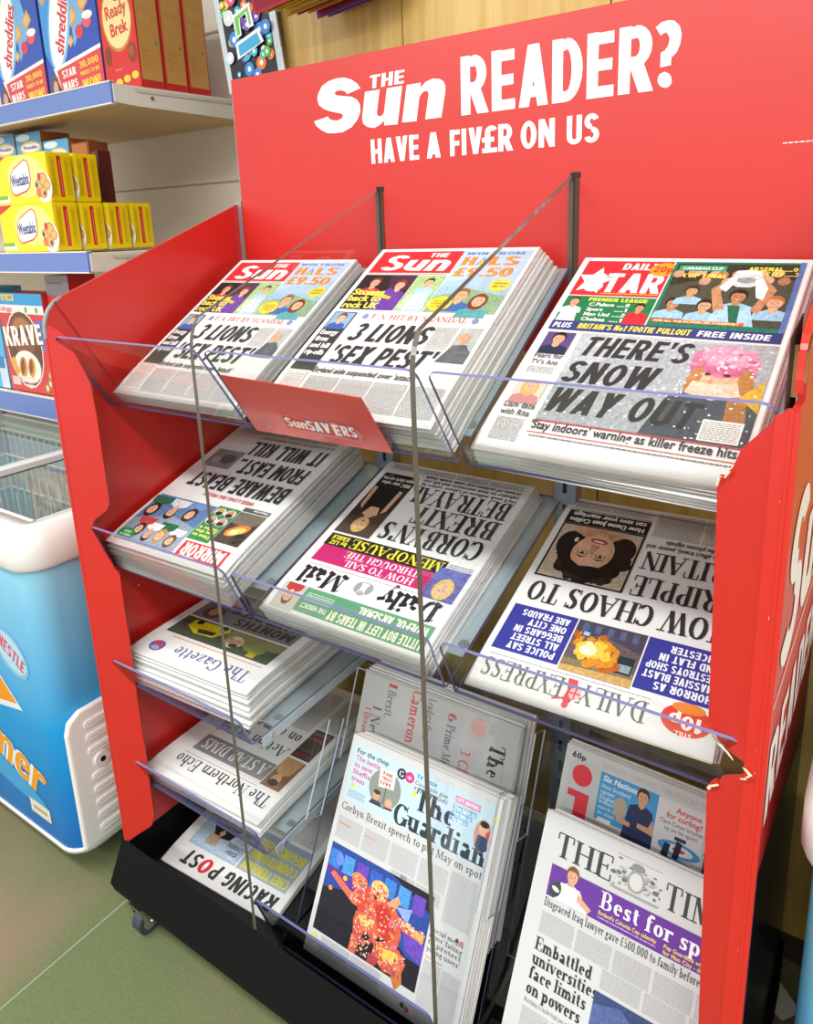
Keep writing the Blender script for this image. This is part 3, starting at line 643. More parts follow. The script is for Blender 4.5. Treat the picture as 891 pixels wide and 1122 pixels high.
    for z in (.55, .66, .745):
        b.tube([q(gx0 + .01, gy0 + .015, z), q(gx1 - .01, gy0 + .015, z), q(gx1 - .01, gy1 - .015, z), q(gx0 + .01, gy1 - .015, z), q(gx0 + .01, gy0 + .015, z)], .0035, wire, 5)
    n = int((gx1 - gx0) / .034)
    for i in range(n + 1):
        x = gx0 + .01 + (gx1 - gx0 - .02) * i / n
        for yy in (gy0 + .015, gy1 - .015, (gy0 + gy1) / 2): b.tube([q(x, yy, .5), q(x, yy, .745)], .0018, wire, 4)
    for i in range(12):
        yy = gy0 + .02 + (gy1 - gy0 - .04) * i / 11
        b.tube([q(gx1 - .01, yy, .5), q(gx1 - .01, yy, .745)], .0018, wire, 4); b.tube([q(gx1 - .33, yy, .5), q(gx1 - .33, yy, .745)], .0018, wire, 4)
    b.obj('wire_basket', o)
    # louvred vent panel at the foot of the right end
    b = MB(); xr = x1 - cx
    pts = [(y0 + .012, .085), (y0 + .3, .085), (y0 + .3, .40), (y0 + .045, .40), (y0 + .02, .385), (y0 + .012, .36)]
    b.plate([(xr + .001, a - cy, c) for a, c in pts], .014, wh)
    v = b.obj('vent_panel', o, bevel=.006, seg=3)
    b = MB()
    for i in range(9):
        z = .11 + i * .031
        if i == 5: continue
        b.box((xr + .0145, y0 + .05 - cy, z), (xr + .0185, y0 + .28 - cy, z + .014), wh)
    b.obj('louvre', v, bevel=.004)
    b = MB(); b.tube([(xr + .012, y0 + .075 - cy, .272), (xr + .0205, y0 + .075 - cy, .272)], .017, wh, 16); b.tube([(xr + .02, y0 + .075 - cy, .272), (xr + .0215, y0 + .075 - cy, .272)], .006, mat('hole_black', '#151515'), 12); b.obj('lock', v)
    for dx, dy in ((x0 + .12, y0 + .12), (x1 - .1, y0 + .12), (x0 + .12, y1 - .1), (x1 - .1, y1 - .1)):
        b = MB(); b.tube([q(dx - .014, dy, .032), q(dx + .014, dy, .032)], .031, mat('castor_black', '#26262a', .5), 18); b.box(q(dx - .02, dy - .012, .034), q(dx + .02, dy + .012, .076), mat('castor_grey', '#5b5c60', .4, .5)); b.obj('castor', o)
    if letters:
        b = MB(); f = Face(b, q(x1 - .64, y0 - .0005, .08), (1, 0, 0), (0, 0, 1), .60, .62)
        f.ell(.48, .2, .45, .05, '#3fa4dc', rot=-.2)
        star = [(.46, .66), (.56, .80), (.62, .70), (.80, .74), (.72, .6), (.84, .5), (.68, .47), (.6, .45)]
        cxm = (.64, .6)
        f.poly([(cxm[0] + (a - cxm[0]) * 1.16, cxm[1] + (c - cxm[1]) * 1.16) for a, c in star], '#dff1fa'); f.poly(star, '#f39a1c'); f.ell(.62, .58, .1, .09, '#f8c43c'); f.ell(.62, .58, .06, .055, '#f39a1c')
        f.ell(.86, .70, .115, .075, '#7cc0e6', rot=-.5); f.ell(.86, .70, .1, .06, '#b5dcf2', rot=-.5); f.text('NESTLE', .785, .715, .05, '#d0506a', width=.16, bold=.06, rot=-.5)
        for grow, cc, dz in ((.16, '#2f7fc8', 0), (.11, '#e6f4fb', 0), (.035, '#f2a024', 0)):
            f.text('Summer', .2, .36, .17, cc, width=.74, bold=grow, rot=-.3, sh=.12)
        f.rect(.80, .06, .93, .115, '#e9e4d6'); f.rect(.82, .08, .91, .093, '#b8a888')
        b.obj('front_sticker', o)
    return o
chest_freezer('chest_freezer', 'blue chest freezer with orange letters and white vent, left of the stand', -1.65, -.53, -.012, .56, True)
chest_freezer('chest_freezer', 'blue chest freezer at the right edge beyond the red stand', .765, 1.85, .02, .575, False)
# packs lying in the freezer basket
for i, (x, y, r, c, lb) in enumerate(((-.80, .12, .5, '#c98a4a', 'orange-brown ice lolly wrapper near the front of the freezer basket'), (-.66, .20, -.4, '#b8404a', 'small red wrapper in the right end of the freezer basket'), (-.78, .36, .9, '#d8b040', 'yellow wrapper at the back of the freezer basket'))):
    o = thing('lolly_wrapper', lb, 'wrapper', (x, y, .56), (.1, .15, r))
    b = MB(); n = 8
    for k in range(n):
        pass
    P = []
    for k in range(9):
        t = k / 8; hw = .03 if 0 < k < 8 else .034; z = .018 * math.sin(PI * t)
        P.append([(-.085 + .17 * t, -hw, .0), (-.085 + .17 * t, -hw * .4, z), (-.085 + .17 * t, hw * .4, z), (-.085 + .17 * t, hw, 0)])
    vs = [p for r_ in P for p in r_]
    b.add(vs, [(4*k + j, 4*k + j + 1, 4*k + j + 5, 4*k + j + 4) for k in range(8) for j in range(3)] + [(4*k + 3, 4*k, 4*k + 4, 4*k + 7) for k in range(8)], mat('wrap_' + c, c, .35))
    b.obj('wrapper', o, smooth=True)
    b = MB(); f = Face(b, (-.05, -.011, .0185), (1, 0, 0), (0, 1, 0), .1, .022); f.ell(.5, .5, .45, .5, '#f2e6d0'); b.obj('printed_band', o)
b = MB(); b.plate([(.700, .49, .002), (.735, .47, .002), (.76, .50, .004), (.715, .545, .002)], .0006, mat('scrap_paper', '#dfe3e6', .6))
tag(b.obj('paper_scrap'), 'torn white paper scrap on the dark floor behind the red stand', 'paper')
# ------------------------------------------------------------------ the newspaper stand
RED = mat('red_board', '#cd241d', rough=.36, noise=.03, nscale=6, spec=.8)
REDIN = RED
WLET = mat('white_print', '#fbfafa', rough=.4)
CARD = mat('card_edge', '#b98d5c', rough=.8)
TORN = mat('torn_card', '#eadfc8', rough=.9)
STEEL = mat('steel_grey', '#aab2b8', rough=.35, metal=.6)
BLK = mat('black_board', '#0e0e10', rough=.7, spec=.15)
ACR = acrylic('clear_acrylic', '#fdfefe', 2.4)
ACRP = acrylic('clear_acrylic_panel', '#fcfdfd', .9)
ACRE = mat('acrylic_edge_dark', '#57514a', rough=.15, spec=.8)  # dark internal reflection put into the edge colour
ACRL = mat('acrylic_edge_violet', '#7878a6', rough=.35, spec=.3)
CW = .357
X0, X3, YB = -.357, .715, .43
stand = thing('newspaper_stand', 'tall red cardboard newspaper stand with clear acrylic trays and a black base', 'newspaper stand', (.179, .2, 0))
OX, OY = .179, .2
def S(p): return (p[0] - OX, p[1] - OY, p[2])
def SP(pts): return [S(p) for p in pts]

# header board with its lettering
b = MB(); b.box(S((-.346, YB, 1.12)), S((X3, YB + .012, 1.604)), RED); header = b.obj('header_board', stand, bevel=.001)
def hdr_text(parts_fn, name):
    b = MB(); f = Face(b, S((0, YB - .0002, 0)), (1, 0, 0), (0, 0, 1), 1, 1, lambda c: WLET if c == 'w' else RED, lift=.0002); parts_fn(f); return b.obj(name, header)
def glyph_ring(f, pts, col): f.poly(pts, col)
SUN_S = [(-0.0330, 1.5510), (-0.0400, 1.5590), (-0.0520, 1.5670), (-0.0670, 1.5720), (-0.0840, 1.5730), (-0.1020, 1.5710), (-0.1180, 1.5650), (-0.1280, 1.5540), (-0.1310, 1.5450), (-0.1280, 1.5350), (-0.1170, 1.5270), (-0.1000, 1.5210), (-0.0840, 1.5170), (-0.0750, 1.5140), (-0.0750, 1.5100), (-0.0790, 1.5070), (-0.0890, 1.5050), (-0.1000, 1.5070), (-0.1070, 1.5100), (-0.1080, 1.5140), (-0.1420, 1.5090), (-0.1370, 1.5010), (-0.1260, 1.4930), (-0.1130, 1.4870), (-0.0970, 1.4850), (-0.0770, 1.4850), (-0.0570, 1.4910), (-0.0430, 1.5020), (-0.0360, 1.5140), (-0.0360, 1.5250), (-0.0420, 1.5340), (-0.0540, 1.5400), (-0.0720, 1.5430), (-0.0860, 1.5460), (-0.0910, 1.5490), (-0.0870, 1.5530), (-0.0760, 1.5530), (-0.0670, 1.5500), (-0.0630, 1.5450)]
SUN_U = [(-0.0240, 1.5440), (0.0070, 1.5440), (-0.0010, 1.5090), (-0.0000, 1.5040), (0.0040, 1.5020), (0.0100, 1.5030), (0.0140, 1.5070), (0.0220, 1.5440), (0.0530, 1.5440), (0.0410, 1.4860), (0.0130, 1.4870), (0.0140, 1.4950), (0.0050, 1.4890), (-0.0080, 1.4850), (-0.0220, 1.4880), (-0.0310, 1.4940), (-0.0330, 1.5030)]
SUN_N = [(0.0620, 1.5440), (0.0900, 1.5440), (0.0880, 1.5360), (0.0990, 1.5440), (0.1120, 1.5470), (0.1250, 1.5450), (0.1330, 1.5400), (0.1360, 1.5320), (0.1350, 1.5230), (0.1270, 1.4880), (0.0960, 1.4880), (0.1040, 1.5250), (0.1030, 1.5290), (0.0980, 1.5310), (0.0920, 1.5290), (0.0860, 1.5230), (0.0790, 1.4870), (0.0500, 1.4880)]
Q_MARK = [(0.4640, 1.5640), (0.4710, 1.5690), (0.4800, 1.5700), (0.4880, 1.5680), (0.4950, 1.5610), (0.4980, 1.5510), (0.4970, 1.5400), (0.4930, 1.5300), (0.4860, 1.5240), (0.4860, 1.5150), (0.4720, 1.5140), (0.4720, 1.5320), (0.4770, 1.5340), (0.4810, 1.5390), (0.4830, 1.5470), (0.4810, 1.5520), (0.4780, 1.5560), (0.4740, 1.5550), (0.4710, 1.5530)]
Q_DOT = [(0.4880, 1.4960), (0.4880, 1.4930), (0.4860, 1.4900), (0.4830, 1.4880), (0.4790, 1.4880), (0.4760, 1.4890), (0.4730, 1.4910), (0.4700, 1.4950), (0.4690, 1.4990), (0.4700, 1.5030), (0.4720, 1.5060), (0.4750, 1.5070), (0.4780, 1.5080), (0.4820, 1.5060), (0.4850, 1.5040), (0.4870, 1.5000)]
def sun_logo(f):
    for P in (SUN_S, SUN_U, SUN_N): f.poly(P if sum(P[i][0] * P[(i+1) % len(P)][1] - P[(i+1) % len(P)][0] * P[i][1] for i in range(len(P))) > 0 else P[::-1], 'w')
    f.text('THE', -.0145, 1.5475, .0205, 'w', width=.071, bold=.08, sh=.14)
hdr_text(sun_logo, 'logo_lettering')
hdr_text(lambda f: (f.text('READER', .164, 1.4865, .0845, 'w', width=.299, bold=.06), f.poly(Q_MARK[::-1], 'w'), f.poly(Q_DOT[::-1], 'w')), 'headline_lettering')
b = MB(); f = Face(b, S((0, YB - .0002, 0)), (1, 0, 0), (0, 0, 1), 1, 1, lambda c: WLET, lift=.0002)
for st, x, w in (('HAVE', -.017, .099), ('A', .097, .027), ('FIV', .142, .059), ('£', .2005, .0265), ('R', .229, .025), ('ON', .267, .056), ('US', .341, .0485)):
    f.text(st, x, 1.4275, .0395, 'w', width=w, bold=.05)
b.obj('strapline_lettering', header)
b = MB(); f = Face(b, S((0, YB - .0002, 0)), (1, 0, 0), (0, 0, 1), 1, 1, lambda c: WLET, lift=.0002)
for k in range(14): f.rect(.629 + k * .0065, 1.4045, .634 + k * .0065, 1.4058, 'w')
b.obj('small_print', header)
# slots of the header where the dividers hook in
for xd in (0.0, CW):
    b = MB(); b.box(S((xd - .0045, YB - .0012, 1.0)), S((xd + .0045, YB + .0005, 1.386)), mat('slot_dark', '#4a3423', .6)); b.box(S((xd - .009, YB - .0014, 1.381)), S((xd + .006, YB + .0005, 1.389)), mat('slot_black', '#1a1210')); b.obj('divider_slot', header)
for xa_, xb_ in ((-.36, -.335), (.69, X3)):
    b = MB(); b.box(S((xa_, YB + .0125, .10)), S((xb_, YB + .03, 1.59)), STEEL); b.obj('rear_post', stand)

# side panels (profile in y,z) with slanted front flanges
def side_profile(notch=False):
    P = [(.0, .19), (.0, 1.165)]
    if notch: P += [(.004, 1.166), (.036, 1.168), (.038, 1.214), (.012, 1.212)]
    for k in range(7):
        t = math.radians(180 - 68 * k / 6); P.append((.055 + .055 * math.cos(t) + (.0 if not notch else .012 * (1 - k / 6)), 1.178 + .055 * math.sin(t)))
    P += [(.434, 1.377), (.434, .19)]
    return P
def flange(pts, thick=.004):
    """outline given as (inward offset a, z): the flange turns in and back from the front edge"""
    return pts
def mk_side(left):
    x = X0 if left else X3
    sgn = 1 if left else -1
    b = MB(); pts = [S((x, y, z)) for y, z in side_profile(not left)]
    b.plate(pts[::-1] if not left else pts, .006, RED, edge=RED)
    o = b.obj('side_panel', stand)
    if left: fl = [(-.003, .193), (.004, .197), (.047, .232), (.054, .255), (.055, .755), (.049, .765), (.032, .81), (.023, .839), (.028, .855), (.049, .872), (.055, .886), (.055, 1.04), (.052, 1.093), (.028, 1.170), (.010, 1.186), (-.003, 1.186)]
    else: fl = [(-.003, .193), (.004, .197), (.02, .21), (.030, .235), (.034, .40), (.036, .476), (.046, .761), (.046, .773), (.0425, .7745), (.043, .779), (.039, .786), (.0345, .786), (.032, .795), (.026, .801), (.014, .812), (.006, .823), (.012, .8275), (.024, .827), (.038, .831), (.046, .837), (.050, .845), (.057, 1.068), (.0585, 1.084), (.056, 1.093), (.051, 1.0935), (.0475, 1.101), (.044, 1.105), (.0405, 1.1155), (.038, 1.123), (.012, 1.155), (.003, 1.167), (-.003, 1.168)]
    ca = .053 / math.hypot(.053, .031); sa = .031 / math.hypot(.053, .031)
    pts = [S((x + sgn * a, max(a, 0) * .031 / .053 - (.0006 if a <= 0 else 0), z)) for a, z in fl]
    b = MB(); b.plate(pts if not left else pts[::-1], .0035, RED)
    fo = b.obj('front_flange', o)
    return o, fo
lp, lf = mk_side(True); rp, rf = mk_side(False)
b = MB()  # metal edging of the rounded front corner, left
P = side_profile()[1:9]
b.ribbon([(S((0, y, z))[1] - .001, z + .001) for y, z in P], X0 - .006 - OX, X0 + .001 - OX, -.003, STEEL); b.obj('edge_trim', lp)
b = MB(); b.box(S((X0 - .006, YB - .001, 1.0)), S((X0 + .010, YB + .011, 1.381)), STEEL); b.obj('rear_channel', lp)
b = MB()  # crease where the flange board turns into the side panel
b.plate(SP([(X0 + .0012, .02, 1.222), (X0 + .0012, .022, 1.224), (X0 + .0012, .125, 1.045), (X0 + .0012, .123, 1.043)]), .0004, mat('red_crease', '#a02a20', .6)); b.obj('board_crease', lp)
b = MB()  # scuffs where red has worn off
for y, z, r in ((.12, .725, .008), (.16, .70, .004), (.10, .69, .003), (.2, .74, .003), (.15, .56, .004), (.17, .50, .007), (.172, .475, .006), (.17, .45, .006)):
    P = [S((X0 + .0008, y + r * math.cos(t) * random.uniform(.5, 1.2), z + r * .6 * math.sin(t) * random.uniform(.5, 1.2))) for t in [2 * PI * i / 9 for i in range(9)]]
    b.add(P, [tuple(range(9))], TORN)
b.obj('worn_patches', lp)
b = MB()  # worn crease dots on the right outer corner
rr = random.Random(3)
for zz in [.62 + .012 * k for k in range(45)]:
    if rr.random() < .4:
        w_ = rr.uniform(.0003, .0008); h_ = rr.uniform(.001, .004)
        a = .006 + rr.uniform(-.001, .001) if rr.random() < .6 else .0015
        b.add(SP([(X3 - a, a * .585 - .0010, zz), (X3 - a - w_, (a + w_) * .585 - .0010, zz), (X3 - a - w_, (a + w_) * .585 - .0010, zz + h_), (X3 - a, a * .585 - .0010, zz + h_)]), [(3, 2, 1, 0)], mat('worn_pink', '#f09a8c', .6))
b.obj('worn_patches', rp)
# outer face of the right panel: white lettering, black lower half
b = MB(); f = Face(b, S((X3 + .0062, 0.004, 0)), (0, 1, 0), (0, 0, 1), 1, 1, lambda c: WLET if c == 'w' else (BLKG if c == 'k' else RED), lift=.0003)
BLKG = mat('black_side_lower', '#0d0c0e', rough=.22)
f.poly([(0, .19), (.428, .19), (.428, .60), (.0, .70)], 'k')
b.obj('black_lower_half', rp)
b = MB(); f = Face(b, S((X3 + .0065, 0.004, 0)), (0, 1, 0), (0, 0, 1), 1, 1, lambda c: WLET if c == 'w' else RED, lift=.0003)
f.text('Sun', .02, .90, .17, 'w', width=.37, bold=.09, sh=.15); f.text('THE', .17, 1.11, .05, 'w', width=.15, bold=.07, sh=.15)
f.text('READER', .02, .75, .09, 'w', width=.38, bold=.05); f.rect(.01, .885, .41, .888, 'w')
b.obj('side_lettering', rp)

b = MB()  # bevelled outer corner of the right panel
b.plate(SP([(.7035, .0030, .193), (.7225, -.0005, .193), (.7225, -.0005, 1.166), (.7035, .0030, 1.16)]), -.003, RED); b.obj('corner_strip', rf)
b = MB()  # torn paper edges round the notch and the chewed upper corner
def torn(pts, w):
    for i in range(len(pts) - 1):
        (a0, z0), (a1, z1) = pts[i], pts[i + 1]
        P_ = [(a0, z0), (a1, z1), (a1 - w * rr.uniform(.5, 1.2), z1 + w * rr.uniform(-.4, .9)), (a0 - w * rr.uniform(.5, 1.2), z0 + w * rr.uniform(-.4, .9))]
        b.plate([S((X3 - a, a * .585 - .0046 - rr.uniform(0, .001), z)) for a, z in P_], .0012, TORN)
torn([(.046, .837), (.038, .831), (.030, .829), (.024, .827)], .003); torn([(.012, .826), (.006, .823), (.010, .816), (.014, .812)], .0035); torn([(.046, .773), (.043, .779), (.036, .786)], .003); torn([(.058, 1.084), (.0565, 1.093), (.051, 1.0935), (.0475, 1.101), (.044, 1.105)], .0018)
b.obj('torn_edge', rf)

b = MB(); b.plate(SP([(.7085, .012, 1.12), (.7085, .075, 1.12), (.7085, .075, 1.235), (.7085, .012, 1.222)]), .001, mat('notch_shade_brown', '#3a241c', .8)); b.obj('notch_shade', rp)  # dark sheet added behind the notch to stand for its shade
b = MB(); b.box(S((.7088, .0366, 1.169)), S((.7205, .0392, 1.213)), CARD); b.obj('cut_edge', rp)

# base: black trough with a sloping kick board
b = MB()
prof = [(.0, .197), (-.037, .124), (-.030, .100)]
vs = []
for x in (X0 - .012, X3 + .012):
    vs += [S((x, y, z)) for y, z in prof] + [S((x, .44, .100)), S((x, .44, .197)), S((x, .43, .197)), S((x, .43, .108)), S((x, -.02, .108)), S((x, -.026, .124)), S((x, .004, .19))]
n = 10
b.add(vs, [(i, (i + 1) % n, n + (i + 1) % n, n + i) for i in range(n)], BLK)
base = b.obj('base', stand)
for xs_ in (X0 - .012, X3 + .006):
    b = MB(); b.plate(SP([(xs_, -.002, .19), (xs_, -.037, .124), (xs_, -.030, .100), (xs_, .44, .100), (xs_, .44, .197), (xs_, 0, .197)]), .006, BLK); b.obj('base_end', base)
CH = mat('chrome', '#c9ccd0', rough=.15, metal=.95)
for x, y in ((-.330, .004), (.69, .004), (-.33, .40), (.69, .40)):
    b = MB(); b.tube([S((x - .012, y, .027)), S((x + .012, y, .027))], .027, mat('castor_tyre', '#3c4654', .45), 20); b.tube([S((x - .0125, y, .027)), S((x + .0125, y, .027))], .017, mat('castor_hub', '#8d949c', .3, .4), 16)
    w = b.obj('castor', stand)
    b = MB()
    for dx in (-.017, .0145): b.plate(SP([(x + dx, y - .010, .018), (x + dx, y + .010, .018), (x + dx, y + .022, .072), (x + dx, y - .026, .072)]), .0025, CH)
    b.box(S((x - .02, y - .026, .07)), S((x + .02, y + .024, .074)), CH); b.tube([S((x - .019, y, .027)), S((x + .019, y, .027))], .005, CH, 10); b.tube([S((x, y, .074)), S((x, y, .101))], .009, CH, 10)
    b.obj('fork', w)

# clear dividers
for xd in (0.0, CW):
    P = [(.014, .112), (.004, .19), (.0, .2), (.0, 1.165)] + [(.030 + .030 * math.cos(math.radians(180 - 62 * k / 5)), 1.165 + .03 * math.sin(math.radians(180 - 62 * k / 5)) + .004 * k) for k in range(6)] + [(.427, 1.383), (.427, .112)]
    b = MB(); b.plate([S((xd - .0035, y, z)) for y, z in P][::1], .007, ACRP, edge=ACRE); b.obj('divider', stand)
# rear uprights
for x in (.0, CW):
    b = MB(); b.box(S((x - .018, .405, .11)), S((x + .018, .43, 1.11)), mat('upright_blue_grey', '#8e9cab', .4, .3)); 
    for k in range(22): b.box(S((x - .003, .4035, .18 + k * .04)), S((x + .003, .4055, .20 + k * .04)), mat('slot_black', '#1a1210'))
    b.obj('upright', stand)

# trays: clear floor and lip in one bent sheet, pale steel shelf plate beneath
PLATE = mat('shelf_plate', '#bccad2', rough=.35, metal=.15)
def tray(x0, x1, yf, zf, slope, depth, lip, plate_from, bracket=False, name='tray'):
    """yf,zf = inner front bottom corner; lip = (dy,dz) to the lip's top"""
    a = math.radians(slope); c, s = math.cos(a), math.sin(a)
    yr, zr = yf + depth * c, zf + depth * s
    b = MB()
    fl = [(x0, yf, zf), (x1, yf, zf), (x1, yr, zr), (x0, yr, zr)]
    nz = Vector((0, -s, c)) * .004
    b.plate([Vector(S(p)) - nz for p in fl], .0036, ACRP, edge=ACRL)
    # lip with rounded upper corners
    l = Vector((0, lip[0], lip[1])); r = .012; Lh = l.length; ld = l / Lh
    P = [Vector(S((x0, yf, zf))), Vector(S((x1, yf, zf)))]
    for k in range(5):
        t = math.radians(90 * k / 4); P.append(Vector(S((x1 - r + r * math.cos(t), yf, zf))) + ld * (Lh - r + r * math.sin(t)))
    for k in range(5):
        t = math.radians(90 + 90 * k / 4); P.append(Vector(S((x0 + r + r * math.cos(t), yf, zf))) + ld * (Lh - r + r * math.sin(t)))
    b.plate(P[::-1], -.0036, ACR, edge=ACRL)
    t_ = b.obj(name, stand)
    b = MB(); pf = plate_from
    y0, z0, y1, z1 = yf + pf * c, zf + pf * s, yr, zr
    nz2 = nz * 1.02
    b.plate([Vector(S(p)) - nz2 for p in ((x0 + .004, y0, z0), (x0 + .004, y1, z1), (x1 - .004, y1, z1), (x1 - .004, y0, z0))], .002, PLATE); 
    pl_ = b.obj('shelf_plate', t_)
    b = MB()
    for xx in (x0 + .012, x1 - .012):
        p = Vector(S((xx, y0 + .018 * c, z0 + .018 * s))) - nz * .9; b.tube([p, p + Vector((0, -s, c)) * .0016], .007, STEEL, 14)
    b.obj('screw', pl_)
    if bracket:
        b = MB(); d = Vector((0, c, s)); u = Vector((0, -s, c)); p = Vector(S((x1 - .002, yf + .02, zf)))
        q = [p - u * .005, p - u * .022, p + d * (depth - .03) - u * .022, p + d * (depth - .03) - u * .005]
        b.plate(q, .003, PLATE); p2 = p + d * .02 - u * .013; b.tube([p2, p2 + Vector((.0045, 0, 0))], .006, STEEL, 12); b.obj('side_bracket', t_, bevel=.001)
    return t_
cols_x = [(-.345, -.0075), (.0075, .3495), (.3645, .703)]
for i, (xa, xb) in enumerate(cols_x):
    tray(xa, xb, .090, 1.043, 32.0, .40, (-.083, .127), .045)
for i, (xa, xb) in enumerate(cols_x):
    tray(xa if i else -.337, xb, .050, .757, 20.0, .385, (-.036, .088), .05)
tray(-.334, -.0075, .036, .535, 1.5, .38, (-.022, .056), .05, True)
tray(-.334, -.0075, .042, .318, 1.0, .375, (-.018, .058), .05, True)
b = MB(); b.plate(SP([(-.34, .02, .112), (-.0075, .02, .112), (-.0075, .42, .150), (-.34, .42, .150)]), .004, mat('base_shelf_dark', '#1b1b1e', .5)); b.obj('bottom_shelf', stand)
# standing racks in the two right hand columns
def rack(xa, xb, p0, p1, lip=True, off=.04):
    d = Vector((0, p1[0] - p0[0], p1[1] - p0[1])); d.normalize(); nrm = Vector((0, d.z, -d.y))      # pushes towards the back
    A = [Vector(S((xa, *p0))), Vector(S((xb, *p0))), Vector(S((xb, *p1))), Vector(S((xa, *p1)))]
    A = [q + nrm * off for q in A]
    b = MB(); b.plate(A, -.004, ACRP, edge=ACRL); r = b.obj('paper_rack', stand)
    for xx in (xa, xb - .003):
        b = MB(); q0 = Vector(S((xx, *p0))); q1 = Vector(S((xx, *p1)))
        Lh = (q1 - q0).length
        b.plate([q0 + d * Lh * .55 - nrm * .006, q0 + d * (Lh + .015) - nrm * .006, q0 + d * (Lh + .015) + nrm * off, q0 + d * Lh * .55 + nrm * off], .003, ACRP, edge=mat('acrylic_edge_pale', '#b4bcc6', .2)); b.obj('rack_cheek', r)
    if lip:
        b = MB(); y0, z0 = p0[0] - .012, p0[1] - .004
        xa_l = xa; xa = xa + .008
        P = [Vector(S((xa, y0 + .022, z0))), Vector(S((xb, y0 + .022, z0)))]
        up = Vector((0, -.045, .138)); Lh = up.length; up.normalize(); rr_ = .012
        for k in range(5):
            t = math.radians(90 * k / 4); P.append(Vector(S((xb - rr_ + rr_ * math.cos(t), y0 + .022, z0))) + up * (Lh - rr_ + rr_ * math.sin(t)))
        for k in range(5):
            t = math.radians(90 + 90 * k / 4); P.append(Vector(S((xa + rr_ + rr_ * math.cos(t), y0 + .022, z0))) + up * (Lh - rr_ + rr_ * math.sin(t)))
        b.plate([q - Vector((0, .018, 0)) for q in P], .0036, ACR, edge=mat('acrylic_edge_blue', '#5f6696', .5, spec=.2)); b.obj('rack_lip', r)
        b = MB(); b.box(S((xa, y0 + .030, z0 - .004)), S((xb, y0 + .022 + off + .03, z0)), mat('base_shelf_dark', '#1b1b1e', .7)); b.obj('rack_foot', r)
    return r
for xa, xb in ((.0085, .3485), (.3655, .700)):
    rack(xa, xb, (.040, .158), (.198, .462), True, .036)
    rack(xa, xb, (.150, .215), (.285, .52), False, .034)
# promotional card fixed in front of the middle top lip
card = thing('promo_card', 'red card with white and blue lettering clipped to the middle top lip', 'sign', (.13, .05, 1.08))
lipn = Vector((0, -.127, -.083)).normalized()
def LP(x, t): # point on the lip face, t = 0 bottom .. 1 top
    return Vector((x - .13, .090 - .083 * t - .05, 1.043 + .127 * t - 1.08)) + lipn * .0048
b = MB(); b.plate([LP(.012, .0), LP(.257, .0), LP(.2535, .66), LP(.016, .735)][::-1], -.0012, mat('promo_red', '#cf3f39', .3, coat=1.0)); b.obj('card', card)
b = MB(); eu = Vector((1, 0, 0)); ev = (LP(0, 1) - LP(0, 0)).normalized(); f = Face(b, LP(.012, 0) + lipn * .0013, eu, ev, .245, .11); 
assert f.n.dot(lipn) > 0
DU = -.075
f.W, f.o = f.W, f.o + f.eu * DU * f.W
f.poly([(.36, .17), (.4, .14), (.9, .12), (.93, .25), (.9, .40), (.72, .36), (.38, .44)], '#d97a72'); f.poly([(.375, .19), (.89, .145), (.905, .38), (.72, .34), (.39, .415)], '#cc3a38')
f.text('Sun', .39, .21, .17, '#f4efef', width=.155, bold=.07, sh=.12); 

for st, x_, w_ in (('SAV', .548, .165), ('RS', .795, .095)):
    f.text(st, x_ - .004, .183, .215, '#5a78c8', width=w_ + .008, bold=.14, sh=.1); f.text(st, x_, .2, .18, '#f4efef', width=w_, bold=.07, sh=.1)
f.poly([(.728, .15), (.782, .15), (.795, .42), (.741, .42)], '#d9807a'); f.text('E', .737, .19, .19, '#f7f0ee', width=.045, bold=.07, sh=.1)
b.obj('card_print', card)
# ------------------------------------------------------------------ newspapers
PAPER = [mat('newsprint_' + c, '#' + c, rough=.75, spec=.25) for c in ('eceded', 'e6e5e2', 'dddcd9', 'ebe9e3')]
def pages_mesh(W, L, t, seed, bend, leaves=5, ragged=.0012, knots=12, sheet=None):
    """a folded newspaper: several thin leaves, ragged along the open edges, joined round the spine at one side"""
    r = random.Random(seed); b = MB(); lt = t / leaves
    ys = [L * k / knots for k in range(knots + 1)]
    for q in range(leaves):
        top = q == leaves - 1
        g = 0 if top else ragged
        x0 = r.uniform(-g * .3, g * .6); x1 = W + r.uniform(-g, g * 1.2); y0 = r.uniform(-g, g * 1.2); y1 = L + r.uniform(-g, g)
        za, zb = q * lt, q * lt + lt * (1.0 if top else .82)
        vs = []
        for z in (za, zb):
            for k, y in enumerate(ys):
                yy = y0 if k == 0 else y1 if k == knots else y
                dz = bend(y / L) * (q + 1) / leaves
                vs += [(x0, yy, z + dz), (x1, yy, z + dz)]
        n = 2 * (knots + 1); fs = []
        for k in range(knots):
            a = 2 * k; fs += [(a, a + 2, a + 3, a + 1), (n + a, n + a + 1, n + a + 3, n + a + 2), (a, n + a, n + a + 2, a + 2), (a + 1, a + 3, n + a + 3, n + a + 1)]
        fs += [(0, 1, n + 1, n), (n - 2, 2 * n - 2, 2 * n - 1, n - 1)]
        b.add(vs, fs, (sheet or PAPER[0]) if top else PAPER[r.randrange(3)])
    vs = []; fs = []
    for k, y in enumerate(ys):
        for j in range(5):
            a = math.radians(90 + 45 * j); vs.append((t * .45 * math.cos(a), y, t / 2 + bend(y / L) * .6 + t * .48 * math.sin(a)))
    fs = [(5*k + j, 5*k + j + 1, 5*k + j + 6, 5*k + j + 5) for k in range(knots) for j in range(4)]
    b.add(vs, fs, PAPER[1])
    return b
def photo_ink(hexcol):      # printed halftone photographs are never one even tone
    return mat('photo_' + hexcol.strip('#'), hexcol, rough=.55, spec=.3, noise=.22, nscale=230)
FLAT = lambda s: 0.0
DROOP = lambda s: -.006 * max(0, 1 - s / .16) ** 2
